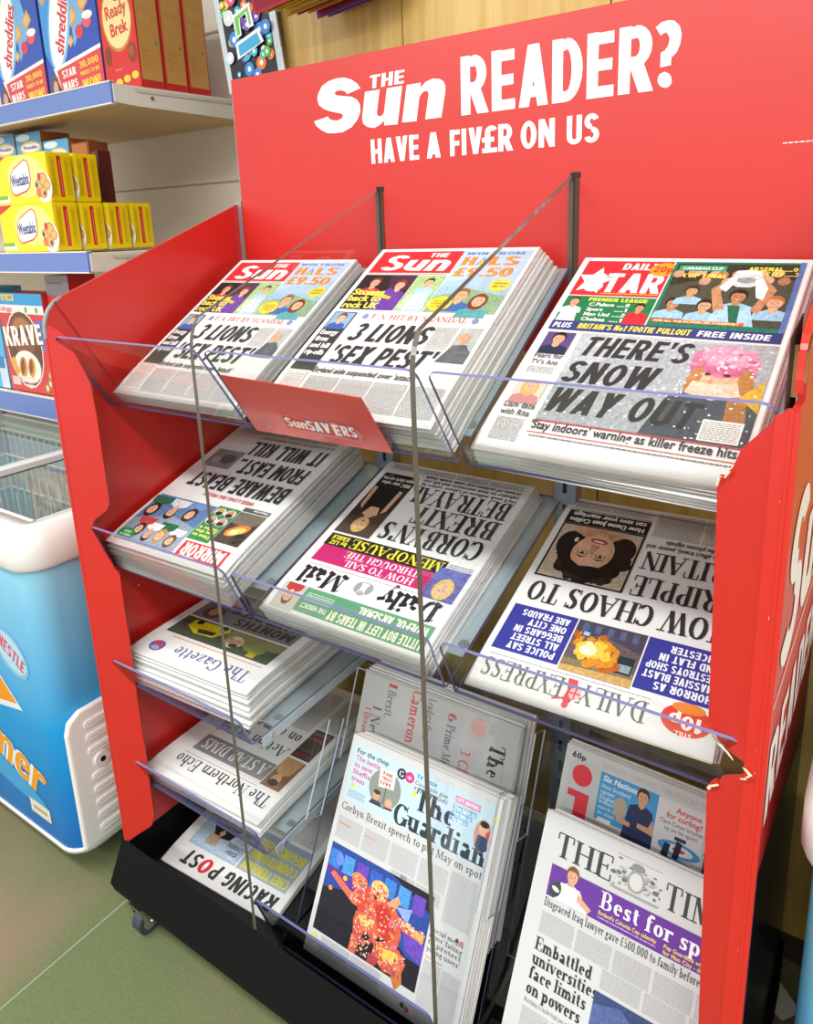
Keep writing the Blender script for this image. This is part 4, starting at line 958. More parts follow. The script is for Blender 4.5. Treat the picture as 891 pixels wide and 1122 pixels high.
class Page:
    """prints on the top sheet; coordinates are millimetres from the top left corner as read"""
    def __init__(s, root, W, L, t, orient, bend=FLAT, knots=12):
        s.root, s.W, s.L, s.t, s.orient, s.bend, s.knots = root, W, L, t, orient, bend, knots
        s.h = t + .00025; s.mb = None
        s.su, s.sv = (W / .290, L / .372) if orient != 'side' else (1, 1)
    def part(s, name, label=None):
        s.end(); s.mb = MB(); s.name = name; s.label = label
    def loc(s, u, v):
        u *= .001 * s.su; v *= .001 * s.sv
        if s.orient == 'up': return (u, s.L - v, s.h)
        if s.orient == 'down': return (s.W - u, v, s.h)
        return (s.W - v, s.L - u, s.h)                      # 'side': top of the page towards +x
    def end(s):
        if s.mb is None or not s.mb.v: return
        o = s.mb.obj(s.name, s.root)
        if s.label: o['label'] = s.label
        if s.bend is not FLAT:
            me = o.data; bm = bmesh.new(); bm.from_mesh(me)
            for k in range(1, s.knots):
                y = s.L * k / s.knots
                if y > s.L * .2: break
                bmesh.ops.bisect_plane(bm, geom=bm.verts[:] + bm.edges[:] + bm.faces[:], plane_co=(0, y, 0), plane_no=(0, 1, 0))
            for v in bm.verts:
                q = max(0, v.co.y / s.L * s.knots); k = min(int(q), s.knots - 1); a, c = s.bend(k / s.knots), s.bend((k + 1) / s.knots)
                v.co.z += a + (c - a) * (q - k)
            bm.to_mesh(me); bm.free()
        s.mb = None
    def P(s, pts, col):
        s.h += .000008
        s.mb.add([s.loc(*p) for p in pts], [tuple(range(len(pts)))[::-1]], (photo_ink if s.name == 'photograph' else ink)(col))
    def R(s, u0, v0, u1, v1, col): s.P([(u0, v0), (u1, v0), (u1, v1), (u0, v1)], col)
    def E(s, u, v, ru, rv, col, n=18, rot=0.0, a0=0, a1=360):
        pts = []
        if n == 6:                       # bulk dots keep to a few shared heights
            s.dot = (getattr(s, 'dot', 0) + 1) % 12
            if s.dot: s.h -= .0000085
        for i in range(n):
            t = math.radians(a0 + (a1 - a0) * i / n); a, c = ru * math.cos(t), rv * math.sin(t)
            pts.append((u + a * math.cos(rot) - c * math.sin(rot), v + a * math.sin(rot) + c * math.cos(rot)))
        s.P(pts, col)
    def _t(s, tup, u, v, hgt, col, width, xs, sh, mid, rot):
        vs, fs, w = tup; s.h += .000008
        sx = width / w if width else hgt * xs; c, sn = math.cos(rot), math.sin(rot)
        out = []
        h0 = s.h
        for x, y, *lv in vs:
            s.h = h0 + (lv[0] * .0000009 if lv else 0)
            a = x * sx + y * hgt * sh - (w * sx / 2 if mid else 0); d = y * hgt
            out.append(s.loc(u + a * c - d * sn, v - (d * c + a * sn)))
        s.h = h0; s.mb.add(out, fs, ink(col))
    def T(s, st, u, v, hgt, col='#333336', width=None, bold=.045, xs=.8, sh=0.0, mid=False, rot=0.0): s._t(lettering(st, bold), u, v, hgt, col, width, xs, sh, mid, rot)
    def S(s, st, u, v, hgt, col='#333336', width=None, thick=.17, thin=.055, xs=.9, sh=0.0, mid=False, black=False, rot=0.0): s._t(serif(st, thick, thin, .04, black), u, v, hgt, col, width, xs, sh, mid, rot)
    def B(s, u0, v0, u1, v1, lh=2.4, col='#8f8f90', cols=1, gap=3, seed=1):
        """body copy too small to read: broken grey lines"""
        r = random.Random(seed); cw = (u1 - u0 - gap * (cols - 1)) / cols; s.h += .000008; m = ink(col)
        for c in range(cols):
            a = u0 + c * (cw + gap); v = v0
            while v + lh * .5 < v1:
                x = a
                while x < a + cw - 1:
                    w = min(r.uniform(2, 7), a + cw - x)
                    s.mb.add([s.loc(x, v), s.loc(x + w, v), s.loc(x + w, v + lh * .45), s.loc(x, v + lh * .45)], [(3, 2, 1, 0)], m); x += w + .9
                v += lh
    def face(s, u, v, r, skin='#d9a585', hair='#4a3226', coat='#33414f', long=False, tilt=0.0, coatw=1.9, smile=True):
        s.P([(u - r * coatw, v + r * 3.0), (u - r * coatw * .9, v + r * 1.75), (u - r * .5, v + r * 1.2), (u + r * .5, v + r * 1.2), (u + r * coatw * .9, v + r * 1.75), (u + r * coatw, v + r * 3.0)], coat)
        s.P([(u - r * .4, v + r * .6), (u + r * .4, v + r * .6), (u + r * .5, v + r * 1.4), (u, v + r * 1.8), (u - r * .5, v + r * 1.4)], skin)
        if long: s.E(u, v + r * .25, r * 1.15, r * 1.45, hair, rot=tilt)
        else: s.E(u, v - r * .18, r * .95, r * 1.08, hair, rot=tilt)
        s.E(u + r * .04, v + r * .12, r * .76, r * .98, skin, rot=tilt)
        s.P([(u - r * .85, v - r * .15), (u - r * .7, v - r * .8), (u, v - r * 1.1), (u + r * .7, v - r * .8), (u + r * .85, v - r * .1), (u + r * .45, v - r * .55), (u - r * .35, v - r * .6)], hair)
        for d in (-.3, .3): s.E(u + d * r + .04 * r, v + .02 * r, r * .11, r * .07, '#30241f', n=8)
        s.P([(u, v + .05 * r), (u + .14 * r, v + .38 * r), (u - .1 * r, v + .38 * r)], '#b98265')
        if smile: s.E(u + .03 * r, v + .62 * r, r * .28, r * .1, '#a8483f', n=10); s.E(u + .03 * r, v + .6 * r, r * .2, r * .05, '#f6eeea', n=8)
W0, L0 = .290, .372
def frame_rot(slope, yaw, roll=0.0):
    return (Matrix.Rotation(math.radians(slope), 3, 'X') @ Matrix.Rotation(math.radians(yaw), 3, 'Z') @ Matrix.Rotation(math.radians(roll), 3, 'Y')).to_euler()
_var = {}
def plain_copy(W, L, t, k, bend):
    key = (W, L, t, k % 4, bend)
    if key not in _var:
        o = pages_mesh(W, L, t, 40 + k % 4, bend).obj('newspaper'); _var[key] = o.data; bpy.data.objects.remove(o)
    return _var[key]
def stack(top, n, slope, yaw, t, paint, label, sub, group, W=W0, L=L0, orient='up', fan=(.0008, .0008), gap=.0006, bend=DROOP, seed=0, jit=.0015, roll=0.0, sheet=None):
    """top = front left corner of the uppermost copy's upper face; the others lie beneath it"""
    r = random.Random(100 + seed); rot = frame_rot(slope, yaw, roll); M = rot.to_matrix()
    nrm = M @ Vector((0, 0, 1)); ex = M @ Vector((1, 0, 0)); ey = M @ Vector((0, 1, 0))
    T = Vector(top)
    for k in range(n):
        d = T - nrm * (t + k * (t + gap))
        if k == 0:
            o = thing('newspaper', label, 'newspaper', d, rot, group)
            pages_mesh(W, L, t, seed, bend, sheet=sheet).obj('pages', o)
            pg = Page(o, W, L, t, orient, bend); paint(pg); pg.end()
        else:
            d = d + ex * (fan[0] * k + r.uniform(-jit, jit)) + ey * (fan[1] * k + r.uniform(-jit, jit))
            o = bpy.data.objects.new('newspaper', plain_copy(W, L, t, k + seed, bend)); COL.objects.link(o)
            o.location = d; o.rotation_euler = frame_rot(slope, yaw + r.uniform(-.35, .35), roll)
            tag(o, sub, 'newspaper', group)

# ---- front pages -----------------------------------------------------------
DK = '#363639'
def sun_page(p):
    p.part('masthead')
    p.R(9, 8, 165, 66, '#d8313a'); p.R(166, 8, 284, 66, '#cfe0ee')
    p.T('THE', 106, 24, 11, '#fffafa', width=34, bold=.08, sh=.15); p.T('Sun', 24, 60, 42, '#fffafa', width=128, bold=.10, sh=.2)
    p.B(12, 68, 160, 71, 3, '#55555a', 1, seed=3)
    p.part('promotion')
    p.R(166, 8, 284, 160, '#b9d3ee'); p.P([(166, 90), (284, 60), (284, 160), (166, 160)], '#a9cbe8')
    p.T('WIN FROM', 172, 19, 7, '#5b87c4', width=100, bold=.05)
    for dx, c in ((1.5, '#c8562a'), (0, '#f2953a')):
        p.T('H', 174 + dx, 46, 22, c, width=22, bold=.09); p.T('LS', 222 + dx, 46, 22, c, width=48, bold=.09); p.T('£9.50', 172 + dx, 74, 22, c, width=98, bold=.09)
    p.P([(200, 46), (209, 24), (218, 46)], '#4f8fd0'); p.P([(203, 46), (209, 30), (215, 46)], '#e8c23c')
    p.part('photograph')
    p.R(166, 100, 284, 160, '#9fc3dd'); p.P([(166, 124), (220, 104), (284, 120), (284, 160), (166, 160)], '#8fb08a')
    p.face(212, 118, 13, '#e2b08c', '#8a6a42', '#3f69b4'); p.face(246, 130, 13, '#e6b592', '#7a3a2a', '#5aa7b0', long=True)
    p.E(264, 94, 17, 15, '#f5d83a'); p.T('LUXURY', 252, 92, 4, '#6a5a20', width=24, bold=.05); p.T('BREAKS', 252, 99, 4, '#6a5a20', width=24, bold=.05)
    p.E(186, 140, 20, 17, '#f5d83a'); p.T('ACCEPT', 172, 136, 4, '#6a5a20', width=28); p.T('TOKENS FOR', 171, 142, 4, '#6a5a20', width=30); p.T('A PIECE', 174, 148, 4, '#6a5a20', width=24)
    p.part('photograph')
    p.R(9, 72, 112, 160, '#2a2326'); p.P([(60, 72), (112, 72), (112, 110), (80, 120)], '#4a2c3c')
    p.face(40, 92, 11, '#d9a585', '#6b4226', '#c03a4a'); p.face(92, 98, 11, '#e0b090', '#8a4038', '#6a3a98'); p.P([(60, 130), (78, 104), (112, 132), (112, 160), (66, 160)], '#6b3fa0'); p.P([(30, 122), (56, 116), (92, 128), (90, 134), (52, 126)], '#d8c23c')
    p.T('Stones', 12, 124, 15, '#f4e96a', width=62, bold=.06); p.T('back to', 12, 140, 15, '#f4e96a', width=64, bold=.06); p.T('rock UK', 12, 157, 15, '#f4e96a', width=68, bold=.06)
    p.part('photograph')
    p.R(114, 72, 164, 160, '#a9c98a'); p.face(142, 90, 9, '#e2b490', '#4a3426', '#a8cdea'); p.P([(126, 160), (130, 112), (156, 112), (162, 160)], '#b5d6ef'); p.R(128, 128, 134, 160, '#e6f0f6')
    p.T('CITY', 120, 130, 10, '#f8fbf2', width=34, bold=.06); p.T('EASY', 120, 142, 10, '#f8fbf2', width=36, bold=.06); p.T('AS 1,2,3', 117, 154, 10, '#f8fbf2', width=44, bold=.06)
    p.part('headline')
    p.S('F.A. HIT BY SCANDAL', 84, 181, 11, '#d8525a', width=166, thick=.12); p.E(72, 176, 5, 6, '#8a90c0'); p.E(262, 176, 5, 6, '#8a90c0')
    p.T('3 LIONS', 68, 232, 40, DK, width=136, bold=.085, sh=.18); p.T("'SEX PEST'", 56, 282, 40, DK, width=178, bold=.085, sh=.18)
    p.T("England aide suspended over 'attack'", 52, 302, 11, '#3c3c3e', width=176, bold=.03, sh=.15)
    p.part('side_column')
    p.R(9, 168, 52, 300, '#3a3a3e'); p.R(11, 170, 50, 206, '#8fb2d4'); p.face(30, 182, 9, '#e4b496', '#5a4a44', '#3a62b0')
    for k, t in enumerate(('Energy', 'firms', 'and bill', 'rip-offs')): p.T(t, 12, 222 + 15 * k, 11, '#f2f2f2', width=(34, 25, 36, 36)[k], bold=.06)
    p.R(9, 304, 48, 360, '#d8d0cc'); p.R(10, 305, 47, 359, '#ece6e2'); p.B(12, 308, 45, 356, 3, '#a8a09c', 1, seed=8)
    p.part('body_text')
    p.B(210, 192, 284, 240, 3, '#b5b5b5', 2, seed=4); p.B(56, 310, 284, 362, 2.6, '#a9a9aa', 4, seed=5)
    p.part('photograph')
    p.E(262, 214, 9, 11, '#d9a585'); p.P([(240, 262), (252, 228), (272, 226), (284, 240), (284, 262)], '#5b6068')
def star_page(p):
    p.part('masthead')
    p.R(8, 8, 128, 86, '#d5303a'); p.T('DAILY', 62, 28, 15, '#fff8f8', width=50, bold=.07, sh=.05); p.T('TAR', 48, 78, 42, '#fff8f8', width=78, bold=.085)
    st = []
    for k in range(10):
        a = -PI / 2 + .12 + PI * k / 5; r = 27 if k % 2 == 0 else 13; st.append((32 + r * math.cos(a), 54 + r * math.sin(a) * 1.15))
    p.P(st, '#fff8f8'); p.T('S', 22, 78, 42, '#fff8f8', width=26, bold=.11)
    p.E(118, 26, 18, 15, '#f5a02c'); p.T('20p', 105, 32, 13, '#c8302c', width=26, bold=.07); p.B(50, 80, 126, 84, 4, '#f0c84a', 1)
    p.part('scores_panel')
    p.R(8, 88, 128, 142, '#1f7a4c'); p.T('PREMIER LEAGUE', 40, 98, 7, '#f2e84a', width=78, bold=.06)
    for k, (a, c) in enumerate((('C.Palace', '0'), ('Spurs', '1'), ('Man Utd', '2'), ('Chelsea', '1'))): p.T(a, 44, 108 + 10.2 * k, 7, '#f4f6f2', width=(34, 22, 34, 32)[k], bold=.05); p.T('....' + c, 82, 108 + 10.2 * k, 7, '#f4f6f2', width=16, bold=.05)
    p.face(22, 100, 8, '#d9a585', '#5a3c2a', '#e6ecf2'); p.P([(10, 142), (12, 116), (32, 116), (36, 142)], '#dfe6ee'); p.face(112, 108, 7, '#c9946f', '#2c2220', '#cc2a34'); p.P([(98, 142), (100, 122), (126, 122), (128, 142)], '#cf2f3a')
    p.part('photograph')
    p.R(130, 8, 284, 142, '#1f7d64'); p.R(134, 12, 280, 134, '#35382e'); p.P([(134, 60), (190, 40), (280, 44), (280, 134), (134, 134)], '#4b4f42')
    rr = random.Random(4)
    for k in range(16): p.E(140 + k * 9, 40 + rr.uniform(-12, 14), 7, 8, rr.choice(['#c99a7a', '#b07c5c', '#d6ab8c', '#3a2c28']))
    p.T('CUP FINAL', 146, 42, 8, '#f0e24a', width=54, bold=.06); p.R(137, 16, 196, 28, '#2e9a7a'); p.T('CARABAO CUP', 142, 25, 6, '#f4f8f4', width=50)
    p.T('ARSENAL....0', 222, 26, 8, '#f0e24a', width=55, bold=.06); p.T('MAN CITY....3', 222, 36, 8, '#f0e24a', width=57, bold=.06)
    for u, v, r, sk, ha in ((150, 96, 10, '#b98a6a', '#2c2220'), (166, 70, 9, '#c99a78', '#3a2a22'), (188, 98, 10, '#caa07c', '#2a211d'), (222, 78, 11, '#b98462', '#2c221e'), (264, 88, 11, '#dcae8e', '#b8743c')):
        p.face(u, v, r, sk, ha, '#9cc6e6')
    p.P([(196, 134), (204, 100), (240, 100), (250, 134)], '#a9d0ec'); p.P([(200, 108), (188, 66), (204, 44), (210, 50), (200, 70), (212, 104)], '#c08c68'); p.P([(240, 104), (252, 66), (236, 44), (242, 38), (262, 64), (250, 110)], '#c08c68')
    p.P([(214, 96), (224, 134), (232, 134), (228, 96)], '#1f6a50')
    p.P([(204, 52), (210, 26), (238, 26), (244, 52), (232, 60), (216, 60)], '#cfd6da'); p.E(224, 30, 15, 5, '#eef2f4'); p.E(224, 46, 12, 6, '#8f989c'); p.P([(196, 62), (206, 40), (214, 46), (206, 70)], '#eef4fa'); p.P([(252, 62), (242, 40), (234, 46), (242, 80), (250, 84)], '#eef4fa')
    p.R(134, 128, 240, 134, '#d8602c'); p.T('FOR ALL THE ACTION SEE STARSPORT', 137, 133, 4, '#f8f0c0', width=98)
    p.R(278, 8, 284, 142, '#5a78b8')
    p.part('strapline'); p.R(8, 142, 284, 160, '#39407e'); p.T("PLUS ", 12, 156, 10, '#f4f6fa', width=28, bold=.07, sh=.1); p.T("BRITAIN'S No1 FOOTIE PULLOUT", 46, 156, 10.5, '#f0e04a', width=140, bold=.07, sh=.1); p.T('FREE INSIDE', 194, 156, 10, '#f4f6fa', width=78, bold=.07, sh=.1)
    p.part('photograph')
    p.R(58, 164, 284, 318, '#b8bec4'); p.P([(58, 240), (120, 200), (200, 170), (284, 164), (284, 318), (58, 318)], '#a7aeb6'); p.P([(176, 318), (190, 258), (216, 240), (262, 242), (284, 262), (284, 318)], '#4c5662')
    p.P([(208, 246), (204, 196), (262, 196), (276, 290), (256, 300), (250, 240)], '#b07a4a'); p.E(232, 218, 26, 30, '#e3b294'); p.E(236, 196, 37, 26, '#d77aa0', rot=.1); p.E(238, 188, 30, 18, '#e39ab8', rot=.1); p.P([(200, 206), (268, 204), (272, 218), (204, 216)], '#c86a92')
    rr = random.Random(12)
    for k in range(60): p.E(236 + rr.uniform(-32, 32), 194 + rr.uniform(-18, 14), rr.uniform(2, 5), rr.uniform(1.5, 3.5), rr.choice(['#c4688e', '#e8a8c2', '#d88aa8', '#f0c4d4']), n=6)
    p.E(210, 228, 7, 22, '#b8824e', rot=.15); p.E(264, 236, 9, 30, '#b8824e', rot=-.1); p.E(228, 230, 3, 5, '#d49a80'); p.E(222, 218, 4, 2.4, '#4a3a36'); p.E(243, 218, 4, 2.4, '#4a3a36'); p.P([(206, 250), (210, 230), (232, 234), (256, 228), (262, 248), (236, 258)], '#eecab4'); p.P([(262, 250), (282, 220), (284, 270)], '#d8b040')
    rr = random.Random(6)
    for k in range(230): p.E(rr.uniform(60, 282), rr.uniform(166, 316), rr.uniform(.6, 2.2), rr.uniform(.6, 2.2), rr.choice(['#eef1f4', '#f6f8fa', '#dfe4e8']), n=6)
    p.part('headline')
    p.T("THERE'S", 66, 206, 36, DK, width=128, bold=.085, sh=.18); p.T('SNOW', 60, 254, 38, DK, width=108, bold=.085, sh=.18); p.T('WAY OUT', 58, 304, 40, DK, width=168, bold=.085, sh=.18)
    p.T("'Stay indoors' warning as killer freeze hits", 56, 332, 12.5, '#38383a', width=222, bold=.03); p.R(56, 337, 280, 338, '#d8404a'); p.R(56, 319, 284, 320.5, '#d8404a')
    p.part('side_column')
    p.R(12, 166, 50, 204, '#5a4a86'); p.face(31, 178, 10, '#d9a585', '#2c2422', '#26304a'); p.T('Fears for', 12, 216, 9, '#4a4a4e', width=38, bold=.02); p.T("TV's Ant", 12, 228, 9, '#4a4a4e', width=36, bold=.02); p.B(12, 232, 48, 244, 2.6, '#b2b2b4', 1)
    p.R(12, 256, 50, 292, '#e8d2c2'); p.face(31, 268, 10, '#e6b896', '#d6b068', '#c98a8a', long=True); p.T('Liam date', 11, 305, 9, '#4a4a4e', width=40, bold=.02); p.T('with Rita', 11, 317, 9, '#4a4a4e', width=38, bold=.02); p.B(12, 322, 48, 356, 2.6, '#b2b2b4', 1)
    p.R(236, 286, 276, 316, '#eff0f0'); p.B(238, 289, 274, 314, 2.6, '#9a9a9c', 1)
    p.part('body_text'); p.B(60, 342, 282, 346, 3, '#6a6a6c', 1, seed=9)
def mirror_page(p):
    p.part('masthead'); p.R(18, 10, 124, 44, '#d5323a'); p.T('MIRROR', 24, 41, 25, '#fff6f6', width=94, bold=.08); p.T('DAILY', 80, 16, 5.5, '#fff6f6', width=38, bold=.05); p.B(128, 14, 150, 40, 4, '#d5626a', 1)
    p.part('photograph'); p.R(132, 10, 282, 128, '#8fa2b4'); p.P([(132, 70), (200, 84), (282, 60), (282, 128), (132, 128)], '#5d7fae')
    for u, v, r, sk, ha, co, lg in ((156, 30, 10, '#e0b090', '#6a4a30', '#d8d8dc', 1), (186, 34, 11, '#e0b494', '#b88a50', '#1f6a48', 1), (214, 30, 10, '#d4a482', '#3a2a22', '#e4e6ea', 0), (244, 36, 11, '#e2b596', '#4a2c22', '#c24a4a', 1), (262, 84, 13, '#e2b596', '#3a2620', '#2c6a54', 1), (170, 92, 12, '#e0b090', '#4a3020', '#6f96c8', 1), (214, 88, 12, '#dcab8a', '#2a2220', '#dfe3ea', 0)): p.face(u, v, r, sk, ha, co, bool(lg))
    p.E(262, 24, 21, 12, '#2c8a58'); p.T('PRIDE OF', 248, 23, 4.5, '#e2ecc0', width=28); p.T('SPORT', 252, 30, 4.5, '#e2ecc0', width=20)
    p.part('strip'); p.R(78, 48, 130, 132, '#3a8a4c')
    for u, v in ((92, 118), (116, 118), (92, 96), (116, 96)): p.E(u, v, 12, 10, '#e8e8e0'); p.E(u, v + 1, 8, 8, '#c99a78'); p.E(u, v - 4, 8, 5, '#3a2c26')
    for k, t in enumerate(('Time to', 'get the', 'hit for 6')): p.T(t, 82, 62 + 9 * k, 7, '#e8ec8a', width=44, bold=.05)
    p.part('photograph'); p.R(16, 56, 76, 130, '#4a3c34'); p.P([(16, 110), (40, 96), (76, 104), (76, 130), (16, 130)], '#7a7266'); p.E(46, 88, 24, 12, '#e8892c', rot=-.5); p.E(46, 86, 17, 8, '#f8d86a', rot=-.5); p.E(50, 84, 8, 5, '#fff4c8'); p.E(30, 72, 14, 12, '#2f2926'); p.R(16, 132, 76, 142, '#55585c'); p.T('Horror', 20, 140, 6, '#f2f2f2', width=34)
    p.part('headline'); p.T('WEEK-LONG BIG FREEZE', 66, 156, 9, '#d84a52', width=126, bold=.03)
    p.T('BEWARE BEAST', 20, 206, 42, DK, width=236, bold=.085, xs=.5); p.T('FROM EAST..', 20, 260, 42, DK, width=172, bold=.085); p.T('IT WILL KILL', 20, 314, 42, DK, width=182, bold=.085)
    p.part('photograph'); p.R(200, 222, 272, 276, '#8e9094'); p.E(226, 250, 20, 14, '#5d6064'); p.E(252, 244, 12, 10, '#a9abb0')
    p.part('body_text'); p.T('EXCLUSIVE BY NEWS REPORTERS', 20, 330, 6, '#77777a', width=180, bold=.02); p.B(20, 336, 272, 366, 2.8, '#9c9c9e', 4, seed=12)
def mail_page(p):
    p.part('banner'); p.R(8, 14, 240, 58, '#5f9c78'); p.T('LITTLE BOY LEFT IN TEARS BY', 14, 32, 15, '#f6f2d8', width=160, bold=.06); p.T('WOEFUL ARSENAL', 14, 53, 16, '#f6f2d8', width=118, bold=.07); p.T('THE VERDICT', 178, 30, 8, '#f4f6ec', width=50, bold=.04); p.B(178, 36, 230, 52, 4, '#c8dccc', 1)
    p.R(236, 10, 280, 58, '#c8c0b8'); p.face(258, 30, 9.4, '#e6b898', '#5a3a30', '#b8403c', coatw=1.7)
    p.part('masthead'); p.S('Daily', 20, 96, 34, '#26262a', width=96, thick=.2, black=True); p.S('Mail', 186, 96, 34, '#26262a', width=84, thick=.2, black=True)
    p.E(150, 84, 17, 13, '#b8b8ba'); p.E(150, 84, 13, 10, '#e6e6e6'); p.E(140, 84, 5, 10, '#9c9ca0'); p.E(160, 84, 5, 10, '#9c9ca0'); p.E(150, 74, 6, 5, '#a8a8ac'); p.B(20, 102, 270, 105, 3, '#b98a8e', 1)
    p.part('strip'); p.R(58, 110, 274, 146, '#c62a72'); p.S('HOW TO SAIL', 84, 126, 13, '#fdeef4', width=130); p.S('THROUGH THE', 84, 143, 13, '#fdeef4', width=138)
    p.R(52, 146, 276, 174, '#2a2626'); p.S('MENOPAUSE', 56, 170, 20, '#f2e63c', width=172); p.T('by LIZ', 234, 158, 9, '#f2e63c', width=34, bold=.06); p.T('EARLE', 236, 170, 9, '#f2e63c', width=34, bold=.06)
    p.part('photograph'); p.R(8, 100, 62, 150, '#6a66a8'); p.face(34, 118, 14, '#eabd9c', '#e0c068', '#5b6ab8', True); p.B(8, 152, 50, 172, 4, '#7a78b0', 1)
    p.part('photograph'); p.R(206, 178, 278, 304, '#3a3231'); p.P([(206, 178), (278, 178), (278, 220), (206, 240)], '#57473e')
    p.P([(216, 304), (218, 246), (228, 226), (252, 224), (266, 248), (272, 304)], '#1f1d1f'); p.P([(226, 232), (240, 220), (256, 230), (250, 250), (232, 250)], '#e4b795'); p.P([(214, 296), (216, 244), (224, 236), (222, 300)], '#e0b08c'); p.P([(264, 240), (272, 250), (276, 300), (268, 300)], '#e0b08c')
    p.E(242, 204, 15, 19, '#d8b878'); p.E(242, 206, 10.5, 14, '#e8bc9a'); p.E(238, 204, 1.6, 1, '#3a2c28'); p.E(247, 204, 1.6, 1, '#3a2c28'); p.E(242, 214, 4, 1.4, '#b04a48'); p.P([(228, 200), (242, 186), (256, 200), (246, 194), (236, 196)], '#d8b878')
    p.R(206, 304, 278, 340, '#222022'); p.T('BBC star who', 210, 318, 9, '#f2f2f2', width=60, bold=.04); p.T("says she's victim", 210, 330, 9, '#f2f2f2', width=64, bold=.04); p.E(262, 332, 7, 5, '#555555')
    p.part('headline'); p.S("CORBYN'S", 14, 226, 40, DK, width=184, thick=.2); p.S('BREXIT', 14, 274, 40, DK, width=150, thick=.2); p.S('BETRAYAL', 14, 320, 40, DK, width=186, thick=.2)
    p.part('body_text'); p.T("He'll snub millions of Labour voters by", 14, 330, 8, '#3a3a3c', width=182, bold=.03); p.T('refusing to limit migration and kill our', 14, 340, 8, '#3a3a3c', width=182, bold=.03); p.T('dream of striking our own trade deals', 14, 350, 8, '#3a3a3c', width=182, bold=.03); p.B(14, 354, 274, 368, 2.6, '#9a9a9c', 4, seed=2)
def express_page(p):
    p.part('masthead'); p.S('DAILY', 76, 44, 26, '#6c7672', width=78, thick=.15); p.S('EXPRESS', 174, 44, 26, '#6c7672', width=106, thick=.15)
    p.P([(160, 46), (156, 30), (160, 16), (166, 12), (170, 18), (168, 30), (172, 46)], '#d8525a'); p.E(165, 12, 4, 4.5, '#d8525a'); p.P([(150, 24), (182, 14), (183, 16), (151, 27)], '#d8525a'); p.E(158, 28, 7, 8, '#f0c0c0'); p.P([(157, 20), (159, 20), (159, 36), (157, 36)], '#d8525a'); p.P([(151, 27), (165, 27), (165, 29), (151, 29)], '#d8525a'); p.B(76, 49, 280, 52, 3, '#b0b0b2', 1)
    p.E(34, 36, 27, 19, '#dd4a3c'); p.T('10p', 16, 42, 17, '#fbeee6', width=36, bold=.08); p.E(34, 51, 18, 7, '#e88a3c'); p.T('STILL', 25, 22, 5, '#fbeee6', width=18)
    p.part('panel'); p.R(8, 58, 100, 136, '#3b3f9a')
    for k, t in enumerate(('HORROR AS', 'MASSIVE BLAST', 'DESTROYS SHOP', 'AND FLAT IN', 'LEICESTER')): p.T(t, 14, 74 + 14 * k, 11, '#f4f4fa', width=(64, 80, 80, 68, 58)[k], bold=.07)
    p.part('panel'); p.R(192, 58, 282, 136, '#3b3f9a')
    for k, t in enumerate(('POLICE SAY', 'ALL STREET', 'BEGGARS IN', 'ONE CITY', 'ARE FRAUDS')): p.T(t, 200, 74 + 14 * k, 11, '#f4f4fa', width=(64, 64, 66, 52, 66)[k], bold=.07)
    p.part('photograph'); p.R(102, 54, 190, 136, '#6b5a60'); p.R(102, 54, 190, 74, '#8a7a5c'); p.P([(102, 136), (190, 136), (190, 108), (150, 118), (102, 104)], '#4e4658'); p.R(106, 70, 126, 96, '#2c3540'); p.R(108, 73, 124, 84, '#8fa6b0')
    rr = random.Random(21)
    for k in range(60):
        u, v = rr.gauss(152, 17), rr.gauss(92, 12)
        if 108 < u < 186 and 66 < v < 124:
            q = math.hypot((u - 162) / 30, (v - 91) / 20); p.E(u, v, rr.uniform(4, 9), rr.uniform(3, 7), '#fdf0b4' if q < .35 else '#f4c84a' if q < .75 else '#e0922c' if q < 1.2 else '#b8662a', n=9, rot=rr.uniform(0, 3))
    p.E(164, 91, 11, 8, '#fdf2bc'); p.E(166, 90, 5, 5, '#fffbe4'); p.R(168, 110, 180, 128, '#3a5468'); p.R(170, 112, 178, 118, '#a8c0cc')
    p.P([(102, 54), (190, 54), (190, 62), (102, 66)], '#c9a468')
    for k in range(5): p.R(110 + 16 * k, 118, 118 + 16 * k, 132, '#5a6486')
    p.part('headline'); p.S('NOW CHAOS TO', 12, 184, 36, DK, width=264, thick=.19); p.S('CRIPPLE', 14, 232, 36, DK, width=132, thick=.19); p.S('BRITAIN', 14, 282, 36, DK, width=132, thick=.19)
    p.part('photograph'); p.R(154, 194, 280, 312, '#2a2624'); p.R(157, 197, 277, 309, '#c6b6a4'); rr = random.Random(9)
    for k in range(46):
        t = 2 * PI * k / 46 + rr.uniform(-.1, .1); q = rr.uniform(.72, 1.0); p.E(214 + 47 * q * math.cos(t), 243 + 40 * q * math.sin(t), rr.uniform(10, 15), rr.uniform(8, 13), rr.choice(['#251d1c', '#2e2422', '#1d1716', '#3a2d29']), n=12, rot=t)
    p.E(178, 272, 20, 26, '#2c2220'); p.E(254, 268, 19, 28, '#2a201e'); p.E(214, 236, 40, 30, '#251d1c')
    p.P([(176, 309), (188, 292), (204, 286), (232, 286), (252, 294), (264, 309)], '#c79c82'); p.P([(200, 280), (236, 280), (240, 300), (216, 306), (196, 298)], '#b98a70'); p.E(216, 258, 30, 37, '#d9ab8c', rot=.12); p.E(203, 266, 10, 9, '#e3b89a'); p.E(232, 267, 9, 9, '#e3b89a'); p.E(216, 238, 17, 9, '#e2b899')
    p.P([(184, 250), (187, 228), (206, 216), (222, 213), (240, 222), (250, 250), (240, 236), (226, 227), (212, 230), (198, 230), (190, 240)], '#251d1c')
